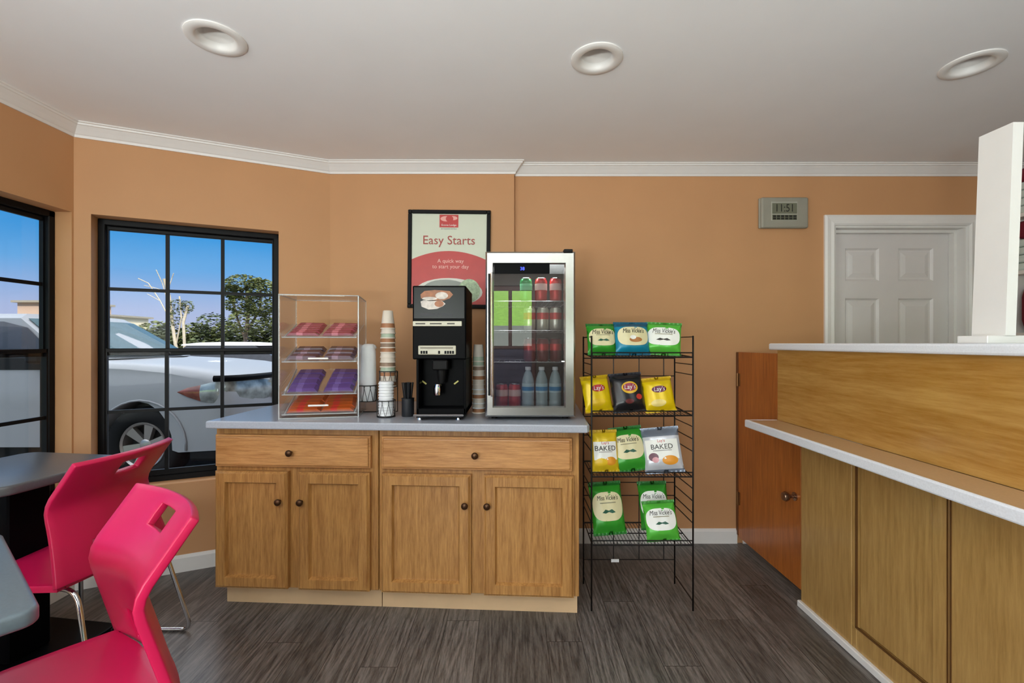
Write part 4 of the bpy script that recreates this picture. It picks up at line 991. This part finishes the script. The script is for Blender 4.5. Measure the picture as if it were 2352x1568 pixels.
quad_on('windshield', [(-.74, .1, 1.21), (-.53, .47, 1.21), (-.46, .87, 1.21), (-.53, 1.27, 1.21), (-.74, 1.64, 1.21), (-1.34, 1.52, 1.59), (-1.22, 1.23, 1.59), (-1.18, .87, 1.59), (-1.22, .51, 1.59), (-1.34, .24, 1.59)], WSG, Vector((.016, 0, .012)))
quad_on('side_window', [(-.84, .06, 1.215), (-2.62, .06, 1.215), (-2.55, .185, 1.565), (-1.5, .185, 1.57), (-1.24, .16, 1.51)], DKW, Vector((0, -.012, 0)))
b = MB(); b.box((-2.7, -.004, 1.10), (-.80, .05, 1.212)); b.build('window_trim', BLKM, t)
b = MB(); b.box((-1.95, -.002, .4), (-1.94, .004, 1.1)); b.box((-.79, -.002, .4), (-.784, .004, 1.1)); b.build('door_gap', BLKM, t)
b = MB(); b.box((-1.0, -.12, 1.16), (-.84, -.01, 1.3), .03, 2); b.build('side_mirror', BLKM, t)
# wheels
def wheel(x, y, sgn):
    b = MB(); b.smooth = True; Mw = T(x, y, .37) @ RX(PI / 2)
    b.lathe([(.222, .1), (.24, .115), (.33, .118), (.362, .1), (.37, .06), (.37, -.06), (.362, -.1), (.33, -.118), (.222, -.1)], 40, Mw, cap=False); wo = smooth(b.build('wheel', mat('tyre_rubber', rgb(13, 13, 14), .8, bump=.2, spec=.2), t), 50)
    b = MB(); b.smooth = True; Mr = Mw if sgn < 0 else T(x, y, .37) @ RX(-PI / 2)
    b.lathe([(.225, .1), (.218, .112), (.2, .1), (.192, .03), (.19, -.08)], 40, Mr, cap=False); b.lathe([(0, .085), (.04, .085), (.055, .075), (.06, .05)], 24, Mr, cap=False)
    for k in range(6):
        a = 2 * PI * k / 6 + .26
        c, s_ = math.cos(a), math.sin(a)
        P = lambda r, o, z: Mr @ Vector((r * c - o * s_, r * s_ + o * c, z))
        v = [b.bm.verts.new(p) for p in (P(.05, -.026, .075), P(.05, .026, .075), P(.205, .046, .098), P(.205, -.046, .098), P(.05, -.026, .03), P(.05, .026, .03), P(.205, .046, .05), P(.205, -.046, .05))]
        for q in ((0, 1, 2, 3), (4, 7, 6, 5), (0, 4, 5, 1), (1, 5, 6, 2), (2, 6, 7, 3), (3, 7, 4, 0)): b.face([v[i] for i in q])
    smooth(b.build('rim', mat('alloy', rgb(158, 154, 150), .35, .7), wo), 35)
    b = MB(); b.lathe([(.19, .0), (0, .0)], 24, Mr, cap=False); b.build('brake_disc', mat('brake_dark', rgb(46, 44, 44), .5), wo)
for x in (0, -3.2):
    wheel(x, .13, -1); wheel(x, 1.62, 1)
# headlight wrapping the corner
path = [(.36, -.004), (.46, -.004), (.58, 0), (.70, .012), (.79, .05), (.85, .13), (.9, .28), (.925, .45), (.935, .58)]
lo_z = [.885, .84, .80, .775, .765, .76, .76, .76, .77]; hi_z = [.89, .93, .955, .985, 1.0, 1.0, .99, .98, .96]
def strip(name, i0, i1, m, off, lz=lo_z, hz=hi_z):
    b = MB(); b.smooth = True; pr = None
    for i in range(i0, i1 + 1):
        x, y = path[i]; dx, dy = (path[min(i + 1, 8)][0] - path[max(i - 1, 0)][0], path[min(i + 1, 8)][1] - path[max(i - 1, 0)][1]); l = math.hypot(dx, dy); nx, ny = dy / l, -dx / l
        k = .0 if i == 0 else 1; zs = [lz[i] + (hz[i] - lz[i]) * f for f in (0, .25, .5, .75, 1)]
        row = [b.bm.verts.new((x + nx * (off + .022 * math.sin(PI * f) * k), y + ny * (off + .022 * math.sin(PI * f) * k), z)) for f, z in zip((0, .25, .5, .75, 1), zs)]
        if pr:
            for q in range(4): b.face((pr[q], row[q], row[q + 1], pr[q + 1]))
        pr = row
    return b.build(name, m, t)
strip('headlight', 2, 8, mat('lamp_lens', rgb(142, 150, 150), .12, .3, noise=.55, nscale=9), .01); strip('turn_lamp', 0, 2, mat('amber_lamp', rgb(118, 62, 48), .2, noise=.3, nscale=20), .01)
strip('hood_deflector', 3, 8, BLK, .03, [.985] * 9, [1.045] * 9)
b = MB(); b.box((.93, .56, .78), (.975, 1.2, 1.0), .01)
for i in range(4): b.box((.97, .56, .8 + i * .05), (.985, 1.2, .815 + i * .05))
b.build('grille', CHROME, t)
b = MB(); b.box((.94, .6, .84), (.98, 1.16, .96)); b.build('grille_mesh', mat('grille_dark', rgb(40, 44, 42), .4), t)
b = MB(); b.box((.45, .01, .22), (.86, .2, .34), .03, 2); b.build('lower_valance', BLKM, t)
# white car beyond
t = thing('parked_car', 'white car roof beyond the truck hood', 'car', (-6.2, 10.2, GZ))
b = MB(); b.smooth = True; P = [(-1.9, .3), (1.9, .3), (2.0, .6), (1.7, .8), (.9, .88), (-1.95, .95), (-2.05, .6)]
for y0, y1, q in ((0, 1.7, P),):
    va = [b.bm.verts.new((x, y0, z)) for x, z in q]; vb = [b.bm.verts.new((x, y1, z)) for x, z in q]; b.face(va); b.face(vb[::-1])
    for i in range(len(q)): b.face((va[i], va[(i + 1) % len(q)], vb[(i + 1) % len(q)], vb[i]))
smooth(b.build('body', mat('white_car_paint', rgb(226, 226, 226), .3), t), 40)
def frust(name, lo, hi, z0, z1, m):
    b = MB(); A = [b.bm.verts.new((x, y, z0)) for x, y in lo]; B = [b.bm.verts.new((x, y, z1)) for x, y in hi]
    for i in range(4): b.face((A[i], A[(i + 1) % 4], B[(i + 1) % 4], B[i]))
    b.face(B); return b.build(name, m, t)
frust('glasshouse', [(-1.7, .06), (1.1, .06), (1.1, 1.64), (-1.7, 1.64)], [(-1.2, .2), (.35, .2), (.35, 1.5), (-1.2, 1.5)], .9, 1.3, DKW)
b = MB(); b.prism([(-1.32, 0), (.45, 0), (.3, .05), (-.3, .085), (-.9, .07), (-1.3, .03)], -1.52, -.18, M=T(0, 0, 1.3) @ RX(PI / 2)); b.build('roof', MATS['white_car_paint'], t)
for x in (-1.3, 1.35):
    for y in (.05, 1.65): b = MB(); b.lathe([(.2, .08), (.31, .08), (.33, .05), (.33, -.05), (.31, -.08), (.2, -.08)], 20, T(x, y, .33) @ RX(PI / 2)); b.build('wheel', MATS['tyre_rubber'], t)
# far buildings
CRM = mat('cream_stucco', rgb(232, 216, 182), .8)
def building(label, px0, px1, ytop, s, depth, name='far_building', m=CRM, wn=True):
    X0, X1 = (px0 - 1176) / s, (px1 - 1176) / s; z = H + (788 - ytop) / s
    t = thing(name, label, 'building', (X0, F / s, GZ)); w = X1 - X0; hgt = z - GZ
    b = MB(); b.box((0, 0, 0), (w, depth, hgt * .965)); b.build('walls', m, t)
    b = MB(); b.box((-.2, -.3, hgt * .965), (w + .2, depth + .2, hgt)); b.build('roof_edge', mat('fascia', rgb(150, 140, 122), .7), t)
    b = MB()
    for i in range(4 if wn else 0): b.box((w * (.08 + .24 * i), -.03, hgt * .3), (w * (.2 + .24 * i), 0, hgt * .62))
    if wn: b.build('windows', mat('far_window', rgb(108, 96, 92), .3), t)
    return t
building('cream flat-roofed building beyond the truck windshield', 150, 250, 722, 38, 3, wn=False)
building('low tan building with flat roof seen through the left window', 40, 150, 690, 30, 4, m=mat('tan_brick', rgb(196, 164, 140), .8))
# trees
LEAF = mat('leaf_olive', rgb(92, 98, 50), .7, noise=.45, nscale=2.2); LEAF2 = mat('leaf_deep', rgb(56, 66, 32), .7, noise=.45, nscale=1.2); BARK = mat('grey_bark', rgb(112, 96, 82), .85, noise=.2); PALE = mat('pale_bark', rgb(186, 172, 150), .85, noise=.15)
def leaves(blobs, n, size, rnd):
    b = MB()
    for i in range(n):
        c, r_ = rnd.choice(blobs); v = Vector((rnd.gauss(0, 1), rnd.gauss(0, 1), rnd.gauss(0, 1))).normalized() * rnd.uniform(.55, 1) ** .5
        p = Vector(c) + Vector((v.x * r_[0], v.y * r_[1], v.z * r_[2])); s_ = size * rnd.uniform(.6, 1.3)
        q = Matrix.Rotation(rnd.uniform(0, 6.3), 3, 'Z') @ Matrix.Rotation(rnd.uniform(-1, 1), 3, 'X')
        b.face([b.bm.verts.new(p + q @ Vector(o_) * s_) for o_ in ((-1, -.3, 0), (0, -.6, .2), (1, .1, 0), (.1, .6, .15))])
    return b
def pt(px, py, s): return ((px - 1176) / s, F / s, H + (788 - py) / s)
def tree(name, label, px, ybase, s, blobs, n, size, leaf, bark, trunk_r, limbs, seed, cat='tree'):
    rnd = random.Random(seed); x, y, _ = pt(px, 788, s); t = thing(name, label, cat, (x, y, GZ))
    off = Vector((x, y, GZ)); bl = []
    for bx, by, rw, rh in blobs:
        p = Vector(pt(bx, by, s)) - off; p.y += rnd.uniform(-.4, .4) * rw / s; bl.append((p, (rw / s, rw / s * .8, rh / s)))
    if n: leaves(bl, n, size, rnd).build('crown', leaf, t, fix=False)
    b = MB()
    for pts, r_ in limbs:
        P = [Vector(pt(q[0], q[1], s)) - off for q in pts]; P = [Vector((p.x, rnd.uniform(-.15, .15) * 40 / s, max(0, p.z))) for p in P]
        b.tube(P, r_ / s, 6)
    b.build('trunk', bark, t); return t
tree('leafy_tree', 'tall leafy tree at the right side of the angled window', 565, 800, 46, [(565, 650, 42, 18), (595, 660, 34, 22), (535, 670, 24, 16), (550, 700, 34, 22), (595, 700, 36, 26), (575, 740, 44, 26), (615, 690, 40, 40), (640, 730, 40, 40)], 5200, .085, LEAF, BARK, 4,
     [([(560, 860), (562, 780), (572, 720), (566, 660)], 4), ([(562, 780), (545, 730), (535, 680)], 2.5), ([(565, 760), (595, 710), (600, 660)], 2.5)], 3)
tree('bare_tree', 'pale nearly leafless tree in the middle of the angled window', 405, 800, 50, [(405, 700, 20, 14), (428, 705, 14, 16), (400, 730, 16, 20)], 500, .06, LEAF, PALE, 4,
     [([(416, 880), (405, 790), (392, 730), (384, 680), (378, 640)], 3.4), ([(424, 880), (428, 790), (424, 740), (430, 700)], 3.0), ([(392, 730), (365, 690), (340, 650), (322, 640)], 1.1), ([(384, 690), (370, 650), (362, 620)], .9), ([(384, 680), (396, 640), (402, 628)], .9), ([(405, 790), (420, 730), (410, 680)], 1.6), ([(365, 690), (340, 675)], .7), ([(385, 670), (352, 660), (330, 655)], .7)], 5)
hz = [(350, 40, 24, 746), (395, 44, 30, 762), (440, 40, 26, 752), (478, 44, 46, 748), (520, 40, 38, 760), (560, 46, 34, 770), (605, 46, 44, 756), (650, 46, 44, 750)]
wh = ['left end', 'left part', 'middle left', 'middle', 'middle right', 'right part', 'right end', 'far right end']
for i, (px, rw, rh, cy) in enumerate(hz):
    lf = LEAF if i % 3 else LEAF2
    tree('hedge_tree', f'dense dark green tree at the {wh[i]} of the far tree line', px, 800, 40, [(px, cy + 14, rw, rh), (px - 16, cy + 40, rw * .8, rh), (px + 18, cy + 36, rw * .8, rh), (px, cy + 60, rw, rh)], 1900, .12, LEAF2 if i % 2 else LEAF, BARK, 3, [([(px, 842), (px, cy + 10)], 2)], 20 + i)['group'] = 'trees of the far tree line'
# green bank and pale wall behind the entrance
LG = mat('sunlit_grass', rgb(150, 196, 70), .9, noise=.25, nscale=5)
b = MB(); b.prism([(-16, 0), (-26, 2.5), (-40, 6), (-60, 9), (-60, -.5), (-16, -.5)], -30, 40, M=RZ(PI / 2) @ RX(PI / 2) @ Matrix.Identity(4)); 
bank = b.build('grass_bank', LG); bank.rotation_euler = (0, 0, 0); structure(bank, 'sunny grass bank across the lot behind the viewer', 'ground')
b = MB(); b.box((-14, -14.4, GZ), (14, -14, 2.0)); structure(b.build('wall_garden', mat('pale_garden_wall', rgb(240, 238, 214), .8)), 'low pale wall across the lot behind the viewer', 'wall')

# ------------------------------------------------------------------ light
w = bpy.data.worlds.new('sky'); sc.world = w; w.use_nodes = True; nt = w.node_tree; nt.nodes.clear(); L = nt.links.new
out = nd(nt, 'ShaderNodeOutputWorld'); bg = nd(nt, 'ShaderNodeBackground'); tc = nd(nt, 'ShaderNodeTexCoord'); sp = nd(nt, 'ShaderNodeSeparateXYZ')
L(tc.outputs['Generated'], sp.inputs[0]); rp = nd(nt, 'ShaderNodeValToRGB'); L(sp.outputs['Z'], rp.inputs['Fac'])
hf = lambda r, g, b: tuple(c * .24 for c in rgb(r, g, b)[:3]) + (1,)
e = rp.color_ramp.elements; e[0].position = 0; e[0].color = hf(196, 198, 228); e[1].position = 1; e[1].color = (.95, .97, 1, 1)
for p_, c_ in ((.06, hf(176, 192, 232)), (.13, hf(108, 174, 234)), (.2, hf(44, 152, 228)), (.27, hf(8, 134, 214)), (.36, hf(40, 150, 222)), (.6, (.8, .86, .95, 1))):
    x = e.new(p_); x.color = c_
L(rp.outputs['Color'], bg.inputs['Color']); bg.inputs['Strength'].default_value = 4.0; L(bg.outputs[0], out.inputs['Surface'])
sun = bpy.data.lights.new('sun', 'SUN'); sun.energy = 3.4; sun.angle = R(.6); sun.color = (1, .95, .86)
so = bpy.data.objects.new('sun', sun); COL.objects.link(so); so.rotation_euler = Vector((-.42, .68, -.6)).to_track_quat('-Z', 'Y').to_euler()
def area(name, loc, aim, sx, sy, power, col=(1, 1, 1)):
    l = bpy.data.lights.new(name, 'AREA'); l.shape = 'RECTANGLE'; l.size = sx; l.size_y = sy; l.energy = power; l.color = col
    o = bpy.data.objects.new(name, l); COL.objects.link(o); o.location = loc; o.rotation_euler = Vector(aim).to_track_quat('-Z', 'Y').to_euler(); return o
area('fill_entrance_side_window', (XR - 5.6, YF + .02, 1.4), (0, 1, .12), 1.3, 1.5, 62, (.94, .99, 1))  # added area lamp inside the unseen window, filling in for daylight
area('fill_left_window', (XL + .02, -1.3, 1.25), (1, 0, .3), 1.9, 1.4, 52, (.92, .98, 1))  # another added lamp, just inside the unseen left window, to fill the room
cl = area('cooler_fill', ((FX0 + FX1) / 2, FY + .12, WT + FH - .045), (0, .25, -1), .3, .04, 2.6, (.95, .98, 1))  # added fill to brighten the drinks; no lamp is seen in there
# two unseen bowl lamps added behind the viewer to brighten the ceiling
for i, (x, y) in enumerate(((-.6, -1.0), (.8, -1.6))):
    t = thing('fill_lamp', ['added fill lamp with open bowl behind the viewer, window side', 'added fill lamp with open bowl behind the viewer, counter side'][i], 'floor lamp', (x, y, 0), group='added fill lamps behind the viewer')
    b = MB(); b.lathe([(.15, 0), (.15, .015), (.02, .03)], 28); b.build('base', BLKM, t)
    b = MB(); b.tube([(0, 0, .02), (0, 0, 1.0)], .012, 10); b.build('pole', BLKM, t)
    b = MB(); b.lathe([(.02, .98), (.12, 1.0), (.2, 1.06), (.205, 1.06), (.12, .992), (.02, .97)], 32, cap=False); b.build('bowl', STEEL, t)
    l = bpy.data.lights.new('fill_uplight', 'AREA'); l.shape = 'DISK'; l.size = .3; l.energy = 86 - 32 * i; l.color = (.94, 1, .97)
    o = bpy.data.objects.new('fill_uplight', l); COL.objects.link(o); o.location = (x, y, 1.055); o.rotation_euler = (PI, 0, 0)
